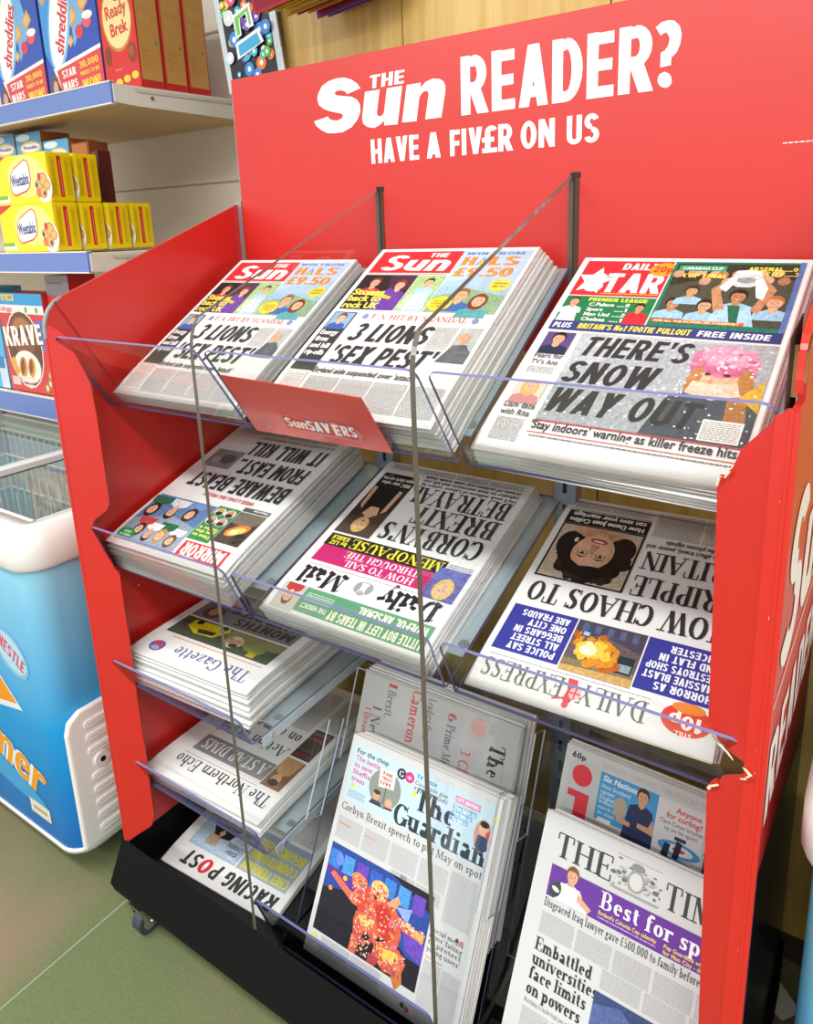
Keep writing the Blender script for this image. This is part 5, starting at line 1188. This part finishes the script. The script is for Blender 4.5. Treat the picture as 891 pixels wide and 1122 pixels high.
    p.E(203, 252, 7.5, 3.4, '#4a3630'); p.E(230, 254, 7.5, 3.4, '#4a3630'); p.E(203, 252.6, 6, 2.2, '#f0e8e2'); p.E(230, 254.6, 6, 2.2, '#f0e8e2'); p.E(203, 252, 2.6, 2.6, '#2c2624'); p.E(230, 254, 2.6, 2.6, '#2c2624'); p.P([(194, 246), (204, 242), (213, 246), (204, 245)], '#3a2a26'); p.P([(221, 247), (231, 244), (241, 250), (231, 247)], '#3a2a26'); p.P([(214, 254), (219, 254), (222, 270), (216, 273), (209, 270)], '#c69274'); p.E(212, 270, 2, 1.2, '#8f5f48'); p.E(220, 270.5, 2, 1.2, '#8f5f48'); p.E(214, 282, 13, 5.2, '#a83248', rot=.08); p.E(214, 281, 9, 2, '#f4e8e4', rot=.08); p.E(247, 278, 3, 5, '#d8d8dc'); p.E(216, 296, 12, 4, '#cfa084')
    p.R(154, 312, 280, 342, '#26221f'); p.T('How Dame Joan Collins', 160, 325, 10, '#f2f2f0', width=114, bold=.05); p.T('can save your marriage', 160, 338, 10, '#f2f2f0', width=112, bold=.05)
    p.part('body_text'); p.T('Big freeze to affect travel, power and', 12, 296, 9, '#3a3a3c', width=136, bold=.04); p.T('cut off mobile phone signals', 12, 308, 9, '#3a3a3c', width=112, bold=.04); p.B(12, 314, 148, 366, 2.6, '#8f8f91', 2, seed=7); p.R(154, 344, 280, 345, '#26221f'); p.B(160, 350, 276, 364, 2.6, '#a2a2a4', 2)
def gazette_page(p):
    p.part('masthead'); p.S('The Gazette', 26, 46, 28, '#5d63a6', width=178, thick=.13); p.E(246, 30, 17, 14, '#5a5ea8'); p.E(246, 34, 12, 7, '#c8506a'); p.E(246, 24, 10, 5, '#a9acd8'); p.R(22, 62, 240, 64, '#e88a4a')
    p.part('photograph'); p.R(20, 72, 270, 132, '#4e5646'); p.P([(20, 110), (90, 96), (150, 106), (150, 132), (20, 132)], '#8e8c5a'); p.E(72, 98, 26, 10, '#8fa04a'); p.P([(150, 120), (170, 92), (214, 88), (244, 104), (244, 126), (156, 130)], '#e0cf1f'); p.P([(172, 96), (208, 92), (216, 104), (172, 108)], '#3b4148'); p.E(168, 126, 8, 7, '#26282a'); p.E(228, 122, 8, 7, '#26282a')
    p.E(122, 100, 20, 18, '#ddd3c8'); p.E(116, 98, 10, 12, '#d6a88a'); p.E(134, 100, 9, 11, '#caa080'); p.E(116, 90, 10, 6, '#4a3a34'); p.R(56, 76, 74, 90, '#c8b018'); p.R(30, 84, 50, 96, '#3c5a34')
    p.part('headline'); p.R(20, 136, 270, 240, '#7b767c'); p.T('MONTHS', 30, 168, 24, '#2c2a2e', width=140, bold=.08); p.T('HAVE BEEN', 30, 198, 24, '#2c2a2e', width=170, bold=.08); p.T('HELL', 30, 228, 24, '#2c2a2e', width=84, bold=.08); p.E(232, 160, 24, 20, '#5a4a44'); p.E(232, 164, 12, 15, '#b98a72')
    p.part('photograph'); p.R(190, 186, 268, 238, '#4a3a3c')
    for k in range(6): p.E(202 + 12 * k, 206, 6, 8, '#c09078'); p.P([(196 + 12 * k, 238), (197 + 12 * k, 214), (208 + 12 * k, 214), (209 + 12 * k, 238)], ['#7a3a3c', '#3c4a66', '#8a6a5a'][k % 3])
    p.part('body_text'); p.B(20, 246, 270, 352, 2.8, '#9a9a9c', 4, seed=5)
def echo_page(p):
    p.part('masthead'); p.S('The Northern Echo', 14, 56, 27, '#2c2c30', width=238, thick=.13); p.B(60, 62, 250, 66, 3, '#c07078', 1)
    p.part('panel'); p.R(62, 76, 244, 122, '#8c8c90'); p.S('A STAR DIMS', 70, 114, 28, '#f2f2f2', width=164, thick=.19)
    p.part('photograph'); p.R(14, 70, 60, 150, '#8a6a4c'); p.P([(18, 150), (22, 112), (40, 100), (58, 116), (60, 150)], '#c89a72'); p.E(40, 92, 11, 13, '#d0a27c'); p.E(40, 84, 11, 8, '#3a2a22')
    p.part('headline'); p.S('Action urged', 70, 168, 28, '#2f2f33', width=176, thick=.14); p.S('on crime plan', 70, 210, 28, '#2f2f33', width=178, thick=.14)
    p.part('photograph'); p.R(14, 156, 60, 240, '#4a3a3a'); 
    for k in range(5): p.R(16, 160 + 16 * k, 58, 170 + 16 * k, ['#7a3038', '#5a5040', '#3a4a3c', '#8a4a44', '#6a5a4a'][k])
    p.part('body_text'); p.B(70, 224, 276, 350, 2.8, '#98989a', 3, seed=6); p.B(14, 246, 58, 350, 2.8, '#98989a', 1, seed=8)
def racing_page(p):
    p.part('masthead'); p.T('RACING P', 16, 42, 30, '#3a3a3c', width=158, bold=.07, sh=.2); p.T('O', 178, 42, 30, '#d8303c', width=27, bold=.08, sh=.2); p.T('ST', 207, 42, 30, '#3a3a3c', width=42, bold=.07, sh=.2)
    p.part('panel'); p.R(14, 52, 138, 142, '#9fb4c8'); 
    for k, t in enumerate(('CHELTENHAM', 'COUNTDOWN', 'BEGINS HERE')): p.T(t, 18, 76 + 26 * k, 20, '#e9dc2c', width=112, bold=.08)
    p.part('photograph'); p.R(142, 52, 268, 120, '#a9c2dd'); p.R(146, 56, 264, 116, '#b9cfe6'); p.P([(180, 116), (190, 90), (226, 84), (250, 116)], '#26282e'); p.E(222, 78, 15, 12, '#d6ab8c'); p.E(222, 72, 15, 7, '#b8a898'); p.P([(208, 98), (214, 88), (222, 96), (214, 106)], '#e0b493'); p.T('JOSH', 150, 74, 9, '#3c3c3e', width=28, bold=.03); p.T("O'KEEFFE", 150, 88, 9, '#3c3c3e', width=36, bold=.03); p.B(150, 94, 176, 112, 3, '#8a96a4', 1)
    p.part('photograph'); p.R(142, 124, 268, 180, '#8d5a60'); p.E(190, 146, 14, 15, '#d9a585'); p.E(190, 136, 15, 8, '#5a2c38'); p.E(236, 150, 13, 14, '#c89478'); p.E(236, 140, 13, 8, '#a03a4a')
    p.part('body_text'); p.B(14, 150, 136, 352, 2.8, '#9a9a9c', 2, seed=5); p.B(142, 186, 268, 352, 2.8, '#9a9a9c', 2, seed=15)
def telegraph_page(p):
    p.part('masthead'); p.S('The Daily Telegraph', 40, 48, 27, '#3c3c3e', width=290, thick=.17, black=True); p.B(60, 20, 150, 22, 2.6, '#b0b0b0', 1); p.T('60p', 12, 52, 8, '#b8b8b6', width=18, bold=.03)
    p.E(24, 74, 15, 15, '#e2b8b4'); p.R(2, 60, 4, 330, '#b8b8b6')
    p.part('headline'); p.S('6', 18, 132, 17, '#d0605c', width=16); p.S('Prime Ministers', 38, 132, 17, '#77777a', width=110); p.S('3 Chancellors', 66, 100, 20, '#d8827c', width=130)
    p.S('Leaders from', 8, 174, 15, '#86868a', width=70); p.S('Cameron', 4, 208, 22, '#d8706a', width=90); p.S('1', 4, 258, 17, '#d0605c', width=16); p.S('Brexit,', 20, 258, 17, '#8a8a8c', width=48); p.S('1 New', 54, 284, 19, '#77777a', width=60); p.S('1 Dream', 62, 300, 13, '#d8706a', width=50)
    p.part('body_text'); p.B(110, 70, 330, 290, 3, '#b8b8b8', 4, seed=3)
def guardian_page(p):
    p.part('masthead'); p.R(8, 14, 282, 112, '#c3dcea'); p.S('The', 142, 74, 34, '#2f3a48', width=76, thick=.2); p.S('Guardian', 108, 110, 34, '#2f3a48', width=172, thick=.2)
    p.T('For the chop', 14, 28, 8.5, '#3a4250', width=66, bold=.03)
    for k, t in enumerate(('The battle', 'to save', "Sheffield's", 'trees')): p.T(t, 14, 40 + 12 * k, 8.5, '#d8488c', width=(52, 38, 56, 28)[k], bold=.03)
    p.E(20, 84, 4, 4, '#ead83c'); p.B(14, 92, 50, 106, 3.4, '#8aa2b4', 1)
    p.E(83, 66, 32, 32, '#8d9490'); p.P([(66, 36), (98, 32), (100, 62), (70, 66)], '#efece4')
    for k, t in enumerate(('THE', 'TREES', 'LIVE')): p.T(t, 72, 44 + 8 * k, 5.5, '#b04a44', width=22, bold=.05)
    p.R(84, 62, 86, 90, '#6a5a4a'); p.E(70, 82, 7, 8, '#d0a284'); p.E(70, 76, 7, 4, '#4a3a30'); p.E(96, 86, 7, 8, '#d6aa8c'); p.P([(58, 98), (62, 90), (80, 90), (84, 97)], '#3a4650'); p.P([(86, 97), (90, 93), (104, 92), (106, 88), (104, 96)], '#6a3a3c')
    p.E(108, 30, 9, 9, '#2c3036'); p.S('G', 103, 35, 10, '#e6f0f6', width=9); p.E(124, 30, 9, 9, '#d83c8c'); p.T('+', 119, 35, 9, '#fdf0f6', width=10, bold=.04)
    p.T('TV detox', 136, 26, 7.5, '#2f8fc0', width=40, bold=.04); p.T('Could you give', 136, 36, 7, '#56606c', width=62, bold=.01); p.T('it up for a month?', 136, 45, 7, '#56606c', width=64, bold=.01); p.E(140, 51, 4, 4, '#ead83c')
    p.R(212, 24, 256, 34, '#d87ab0'); p.T('CITY DRIVERS', 214, 32, 6, '#fdf0f6', width=40, bold=.05)
    for k in range(3): p.R(210, 38 + 9 * k, 252 - 6 * k, 45 + 9 * k, '#6fb0dc'); p.T('The fight to', 212, 44 + 9 * k, 5, '#f2f8fc', width=38 - 6 * k)
    p.E(268, 66, 15, 25, '#c89884'); p.P([(258, 84), (260, 66), (276, 66), (280, 84), (272, 90), (262, 89)], '#3a4a6a'); p.E(268, 56, 8, 9, '#e0b496'); p.E(268, 48, 8, 5, '#2a2422'); p.P([(272, 60), (282, 50), (282, 78)], '#c8414c'); p.E(282, 32, 4, 4, '#ead83c')
    p.part('headline'); p.S('Corbyn Brexit speech to put May on spot', 8, 128, 12.5, '#35353a', width=272, thick=.1, thin=.05)
    p.part('body_text'); p.B(8, 140, 226, 178, 2.5, '#b2b2b6', 4, gap=5, seed=7); p.R(10, 150, 36, 152, '#d8906a'); p.R(66, 150, 90, 152, '#d8a08a'); p.B(230, 136, 280, 214, 2.5, '#b2b2b6', 1, seed=9); p.T('80', 146, 188, 9, '#2f6a98', width=12); p.B(128, 180, 222, 200, 2.6, '#a5a5a8', 2, seed=17)
    for k, t in enumerate(('Social media', "firms 'failing", 'to protect', "young users'")): p.S(t, 216, 234 + 10 * k, 7.5, '#4c4c50', width=58, thick=.11)
    p.R(218, 272, 246, 274, '#d8a08a'); p.B(216, 278, 280, 366, 2.4, '#b2b2b6', 2, seed=21); p.E(262, 228, 3, 3, '#3c3c3e'); p.E(270, 228, 3, 3, '#d8704a')
    p.part('photograph'); p.R(8, 186, 212, 332, '#24222c'); p.P([(8, 186), (130, 186), (212, 214), (212, 292), (186, 292), (90, 240), (8, 262)], '#2c4a9c')
    for k in range(7): p.P([(10 + 28 * k, 196), (32 + 28 * k, 196), (32 + 28 * k, 224), (10 + 28 * k, 226)], ['#3f7fd0', '#4f96de', '#6a4ab8', '#3a62c4'][k % 4])
    p.P([(8, 236), (80, 250), (120, 236), (60, 226), (8, 224)], '#5a3a9c'); p.E(30, 208, 8, 10, '#6a8ae0'); p.E(48, 232, 4, 4, '#f0c83c'); p.E(24, 258, 4, 4, '#e8a03c'); p.P([(170, 250), (212, 262), (212, 292), (180, 282)], '#6a4ab8'); p.P([(150, 230), (180, 222), (176, 246)], '#8fa6e6')
    O1, O2, O3, O4 = '#d2604a', '#e8a050', '#c84a5c', '#efc860'
    p.P([(18, 236), (24, 228), (60, 244), (84, 246), (92, 262), (72, 262), (46, 250)], '#d8705a'); p.P([(66, 232), (92, 222), (118, 236), (128, 262), (106, 276), (84, 266)], '#d04a3c'); p.E(76, 226, 15, 13, '#d8506a'); p.E(74, 220, 14, 8, '#e88a4a'); p.E(82, 230, 8, 3, '#2c8a4c')
    p.P([(96, 232), (124, 224), (154, 236), (170, 266), (168, 292), (132, 306), (112, 292), (110, 262)], O1); p.P([(112, 238), (140, 240), (160, 268), (150, 288), (128, 280)], '#c4382f'); p.P([(150, 240), (206, 250), (208, 258), (196, 260), (152, 258)], O1); p.P([(190, 248), (210, 246), (208, 262), (192, 258)], O2)
    p.E(116, 222, 17, 15, O2); p.E(116, 216, 16, 10, O4); p.E(114, 228, 9, 4, '#2a2226'); p.E(110, 234, 5, 3, '#5a2c2c'); p.P([(134, 232), (150, 214), (158, 220), (148, 240)], '#d8a078')
    p.P([(82, 268), (120, 262), (124, 284), (104, 292), (96, 332), (82, 332), (84, 300), (80, 284)], O1); p.P([(88, 272), (116, 268), (118, 280), (96, 286)], O4); p.P([(128, 294), (172, 288), (188, 302), (182, 326), (152, 330), (126, 318)], O1); p.P([(136, 300), (170, 294), (178, 306), (150, 316)], O4); p.P([(120, 316), (140, 318), (136, 332), (120, 332)], '#a8444c'); p.P([(182, 312), (188, 330), (178, 346), (168, 332), (168, 318)], '#c8743c'); p.P([(124, 288), (146, 286), (130, 296)], '#1f1c22')
    rr = random.Random(13); ZN = ((98, 166, 236, 290), (84, 120, 266, 326), (130, 182, 292, 326), (102, 130, 212, 230), (154, 204, 244, 257), (66, 90, 216, 256))
    for k in range(170):
        z = ZN[k % 6]; p.E(rr.uniform(z[0], z[1]), rr.uniform(z[2], z[3]), rr.uniform(2, 5), rr.uniform(1.5, 4), rr.choice(['#d86a80', '#e8925a', '#f0b860', '#c24a48', '#e07a4a', '#b84a6a']), n=6)
    rr = random.Random(11); p.h += .00001
    for k in range(230):
        u, v = rr.choice(((rr.uniform(98, 168), rr.uniform(236, 292)), (rr.uniform(84, 120), rr.uniform(266, 326)), (rr.uniform(128, 184), rr.uniform(292, 328)), (rr.uniform(100, 132), rr.uniform(212, 232)), (rr.uniform(154, 206), rr.uniform(244, 258)), (rr.uniform(66, 92), rr.uniform(216, 256)))); p.E(u, v, 1.3, 1.3, rr.choice(['#fdf0e4', '#f8d8b8', '#f4b8a0']), n=6)
    p.part('caption'); p.E(14, 342, 4, 4, '#ead83c'); p.B(30, 336, 150, 364, 2.8, '#9e9ea2', 2, seed=30); p.E(196, 358, 4, 4, '#3c3c3e'); p.E(205, 360, 4, 4, '#d8504a')
def i_page(p):
    p.part('masthead'); p.T('60p', 9, 16, 9, '#3a3a3c', width=22, bold=.05); p.P([(7, 24), (18, 18), (56, 18), (62, 26), (62, 110), (7, 110)], '#c9ccd0'); p.E(30, 38, 16, 16, '#e2404e'); p.R(12, 62, 46, 72, '#e2404e'); p.R(25, 62, 46, 124, '#e2404e'); p.R(8, 112, 62, 124, '#e2404e')
    p.S('QUALITY, CONCISE - THE FUTURE OF INDEPENDENCE', 58, 14, 6, '#a8a8aa', width=226, thick=.08)
    p.part('panel'); p.R(58, 20, 146, 88, '#4aa0da'); p.T('Six Nations', 62, 32, 9, '#e8f2fa', width=54, bold=.06, sh=.15)
    for k, t in enumerate(('How Scotland', 'upset', 'England')): p.T(t, 62, 42 + 8 * k, 6.5, '#cfe4f4', width=(44, 22, 28)[k], bold=.02)
    for k, t in enumerate(('Ireland', 'march on', 'to slam')): p.T(t, 62, 64 + 8 * k, 5.5, '#cfe4f4', width=(26, 30, 26)[k], bold=.02)
    p.face(124, 32, 10, '#d6a484', '#4a3226', '#2c3658'); p.P([(100, 104), (106, 56), (142, 54), (150, 104)], '#2f3a60'); p.E(94, 60, 10, 15, '#b8aa94'); p.P([(90, 72), (112, 74), (112, 80), (92, 80)], '#d6a484'); p.P([(142, 58), (150, 80), (122, 76), (122, 70), (138, 70)], '#d6a484'); p.R(64, 84, 84, 90, '#eef2f6')
    p.part('panel'); p.R(146, 20, 214, 108, '#dfe2e6'); p.T('Anyone', 172, 34, 8, '#d8404a', width=36, bold=.04); p.T('for curling?', 160, 44, 8, '#d8404a', width=50, bold=.04); p.T('Clare Cohen brushes', 152, 53, 6, '#5c5c60', width=60, bold=.01); p.T('up on hit sport', 160, 61, 6, '#5c5c60', width=46, bold=.01); p.R(176, 65, 192, 70, '#3c3c3e')
    p.E(184, 82, 30, 10, '#4aa0da'); p.E(184, 82, 20, 6.5, '#e6ecf0'); p.E(184, 82, 9, 3, '#d8504a'); p.E(182, 102, 28, 8, '#4aa0da'); p.E(182, 102, 17, 5, '#d8705a'); p.P([(160, 96), (164, 78), (172, 78), (170, 98)], '#26304a'); p.P([(176, 94), (180, 70), (188, 72), (184, 96)], '#26304a'); p.P([(186, 98), (206, 104), (204, 108), (188, 104)], '#26304a')
    p.part('photograph'); p.R(218, 20, 284, 118, '#3a3a3e'); p.face(236, 44, 10, '#b99074', '#26201e', '#1f2126'); p.E(262, 70, 12, 14, '#77706c'); p.P([(222, 118), (230, 96), (262, 92), (284, 104), (284, 118)], '#3a4668'); p.B(222, 24, 280, 34, 4, '#6a6a6e', 1)
    p.part('headline'); p.R(8, 126, 284, 128, '#c4c6c8'); p.T('EXCLUSIVE', 150, 140, 7, '#d8404a', width=40, bold=.05); p.S('Customs union split', 12, 170, 22, '#333336', width=264)
    p.part('body_text'); p.B(10, 182, 280, 350, 2.8, '#9c9c9e', 4, seed=14)
def times_page(p):
    p.part('masthead'); p.S('THE', 22, 50, 31, '#3f4644', width=84, thick=.16); p.S('TIMES', 178, 50, 31, '#3f4644', width=108, thick=.16)
    rr = random.Random(2)
    for k in range(70): p.E(106 + rr.uniform(0, 66), 34 + rr.gauss(0, 8), rr.uniform(1, 4), rr.uniform(1, 3), rr.choice(['#8d918f', '#b2b5b3', '#6b706e']), n=7)
    p.E(139, 36, 12, 14, '#9da19f'); p.E(139, 36, 9, 11, '#d6d8d6'); p.E(139, 18, 9, 5, '#8d918f'); p.P([(104, 52), (174, 52), (170, 55), (108, 55)], '#a0a3a2'); p.B(108, 10, 170, 12, 2.4, '#c8a0a0', 1)
    p.part('banner'); p.R(22, 62, 280, 104, '#6a3a9c'); p.S('Best for sport', 98, 86, 21, '#f8f4fb', width=172, thick=.16); p.T("England's Calcutta Cup calamity", 98, 95, 5, '#ecd84a', width=80, bold=.03); p.T("Pep Guardiola wins first trophy", 188, 95, 5, '#ecd84a', width=86, bold=.03); p.B(98, 98, 178, 102, 3, '#c8b4dc', 1); p.T('for Man City - the game', 188, 102, 5, '#ecd84a', width=70, bold=.03)
    p.part('photograph'); p.face(54, 66, 10, '#d9a888', '#7a5a3c', '#eceff4'); p.P([(34, 104), (40, 80), (68, 80), (84, 104)], '#e6eaf0'); p.E(34, 92, 8, 11, '#3c4c44', rot=.3); p.E(34, 92, 6, 3, '#e8e8e6', rot=.3); p.P([(66, 84), (88, 96), (84, 102), (66, 94)], '#d9a888')
    p.part('photograph'); p.E(274, 78, 11, 14, '#dcb090'); p.E(274, 70, 12, 8, '#d8c8a0'); p.P([(256, 104), (262, 94), (290, 92), (290, 104)], '#26262c')
    p.part('headline'); p.S('Disgraced Iraq lawyer gave £500,000 to family before bankruptcy', 22, 118, 11, '#3a3a3e', width=264, thick=.12, thin=.05)
    for k, t in enumerate(('Embattled', 'universities', 'face limits', 'on powers')): p.S(t, 22, 176 + 19 * k, 16, '#2c2c30', width=(84, 96, 84, 80)[k], thick=.17)
    p.S('Watchdog to tackle high pay and quality', 22, 244, 5.5, '#55555a', width=84, thick=.08)
    p.part('body_text'); p.B(22, 126, 286, 156, 2.4, '#b2b2b6', 5, gap=4, seed=4); p.B(118, 156, 286, 180, 2.4, '#b2b2b6', 3, gap=4, seed=6); p.B(22, 250, 106, 366, 2.4, '#b2b2b6', 2, gap=4, seed=8)
    p.part('photograph'); p.R(114, 184, 288, 330, '#3a4a78'); p.P([(114, 200), (150, 190), (190, 214), (160, 240), (130, 236), (114, 262)], '#55659a'); p.P([(190, 196), (240, 188), (288, 220), (288, 260), (230, 230)], '#2c3a64'); p.P([(120, 260), (150, 240), (166, 262), (140, 290)], '#28345a')
    p.E(168, 270, 23, 29, '#d8bc7c'); p.E(168, 274, 14, 19, '#e6bc9c'); p.P([(152, 268), (158, 254), (178, 252), (184, 266), (170, 260)], '#d8bc7c'); p.E(163, 272, 2.2, 1.4, '#3a2c28'); p.E(174, 272, 2.2, 1.4, '#3a2c28'); p.E(168, 284, 5, 2, '#b4504c'); p.P([(136, 330), (144, 304), (196, 304), (204, 330)], '#2a2a34')
    p.E(228, 274, 21, 25, '#c9987a'); p.P([(196, 254), (204, 232), (232, 224), (258, 232), (264, 256), (240, 262), (210, 260)], '#1f1d22'); p.E(230, 258, 33, 7, '#2a272c'); p.E(221, 272, 2.6, 1.6, '#2a211e'); p.E(236, 272, 2.6, 1.6, '#2a211e'); p.E(228, 288, 7, 2.4, '#8a4a40'); p.P([(196, 330), (204, 300), (256, 298), (270, 330)], '#23222a')
    p.part('caption'); p.B(114, 334, 286, 348, 2.6, '#b2b2b6', 2, seed=11)

# ---- stacks ------------------------------------------------------------------
stack((-.322, .0785, 1.069), 5, 32.3, 0, .0046, sun_page, "tabloid with 3 LIONS headline, top of the left stack on the top tray", 'tabloid lying under the 3 LIONS front page at the left of the top tray', 'tabloids in the left bay of the top tray', seed=1)
stack((.028, .077, 1.0855), 9, 32.3, 0, .0046, sun_page, "tabloid with 3 LIONS headline, topmost of the middle stack behind the red card", 'folded tabloid in the middle stack of the top tray, beneath the 3 LIONS front page', 'tabloids in the middle bay of the top tray', seed=2, fan=(.0022, .0006))
stack((.376, .077, 1.070), 6, 31.6, -1.6, .0048, star_page, "tabloid with THERE'S SNOW WAY OUT headline on the right of the top tray", "folded tabloid lying beneath the THERE'S SNOW WAY OUT front page", 'tabloids in the right bay of the top tray', W=.294, L=.378, seed=3, fan=(.0006, -.0004))
stack((-.340, .038, .8125), 10, 19.8, .8, .0048, mirror_page, 'upside-down tabloid with BEWARE BEAST FROM EAST headline on the second tray', 'folded tabloid in the tall fanned stack beneath the BEWARE BEAST front page', 'tabloids in the left bay of the second tray', orient='down', seed=4, fan=(.0012, -.0012), jit=.003)
stack((.021, .049, .778), 5, 20.2, 0, .0046, mail_page, "upside-down tabloid with CORBYN'S BREXIT BETRAYAL headline in the middle of the second tray", "folded tabloid beneath the CORBYN'S BREXIT BETRAYAL front page", 'tabloids in the middle bay of the second tray', orient='down', seed=5, fan=(.0022, .0004), L=.368)
stack((.375, .054, .772), 3, 17.6, 1.8, .0044, express_page, 'upside-down tabloid with NOW CHAOS TO CRIPPLE BRITAIN headline and portrait of a dark-haired woman', 'folded tabloid under the NOW CHAOS front page, its back edge sticking out', 'tabloids in the right bay of the second tray', orient='down', seed=6, L=.385, fan=(.002, .005))
stack((-.333, .047, .598), 9, 1.6, 3, .0062, gazette_page, 'upside-down newspaper with blue lettered masthead and yellow car picture', 'folded newspaper in the thick stack under the blue lettered masthead', 'newspapers on the third tray', orient='down', seed=7, L=.36, fan=(.0012, -.0010), jit=.003)
stack((-.336, .050, .3455), 4, 1.0, 2, .0052, echo_page, 'upside-down newspaper with A STAR DIMS headline on the fourth tray', 'folded newspaper under the A STAR DIMS front page on the fourth tray', 'newspapers on the fourth tray', orient='down', seed=8, L=.36, fan=(.003, -.001))
stack((-.330, .050, .130), 2, 6.5, 3, .005, racing_page, 'upside-down racing paper with blue and yellow panel in the black base', 'second racing paper lying under the top copy in the black base', 'racing papers in the base', orient='down', seed=9, L=.36)
stack((.030, .148, .215), 6, 67.5, 0, .0052, telegraph_page, 'grey broadsheet turned sideways with red text, standing behind the paper with costumed dancers', 'broadsheet standing behind the sideways grey front page, its upper edge showing', 'broadsheets in the rear rack of the middle bay', W=.312, L=.352, orient='side', seed=10, sheet=mat('newsprint_grey', '#cdcfd0', rough=.75, spec=.25), bend=FLAT, fan=(.0016, .0035), jit=.002)
stack((.064, .037, .168), 6, 62, 0, .005, guardian_page, 'newspaper with pale blue masthead and costumed dancers photograph in the middle rack', 'newspaper standing behind the dancers front page, only its edges showing', 'papers in the front rack of the middle bay', W=.289, L=.345, seed=11, bend=FLAT, sheet=mat('newsprint_shaded', '#d0d3d5', rough=.75, spec=.25), fan=(.0016, .0008))  # weaker light in the racks painted into a greyer sheet
stack((.408, .150, .195), 3, 67.5, -1.5, .005, i_page, 'small newspaper with big red letter i and 60p price, standing behind the purple banner paper', 'newspaper standing behind the red letter i front page', 'papers in the rear rack of the right bay', W=.285, L=.37, seed=12, bend=FLAT, sheet=mat('newsprint_shaded', '#d0d3d5', rough=.75, spec=.25), fan=(.001, .002))
stack((.414, .030, .150), 4, 61, -1.0, .005, times_page, 'newspaper with purple Best for sport banner, standing in the right front rack', 'newspaper standing behind the Best for sport front page', 'papers in the front rack of the right bay', W=.289, L=.372, seed=13, bend=FLAT, sheet=mat('newsprint_shaded', '#d0d3d5', rough=.75, spec=.25), fan=(.001, .0008))
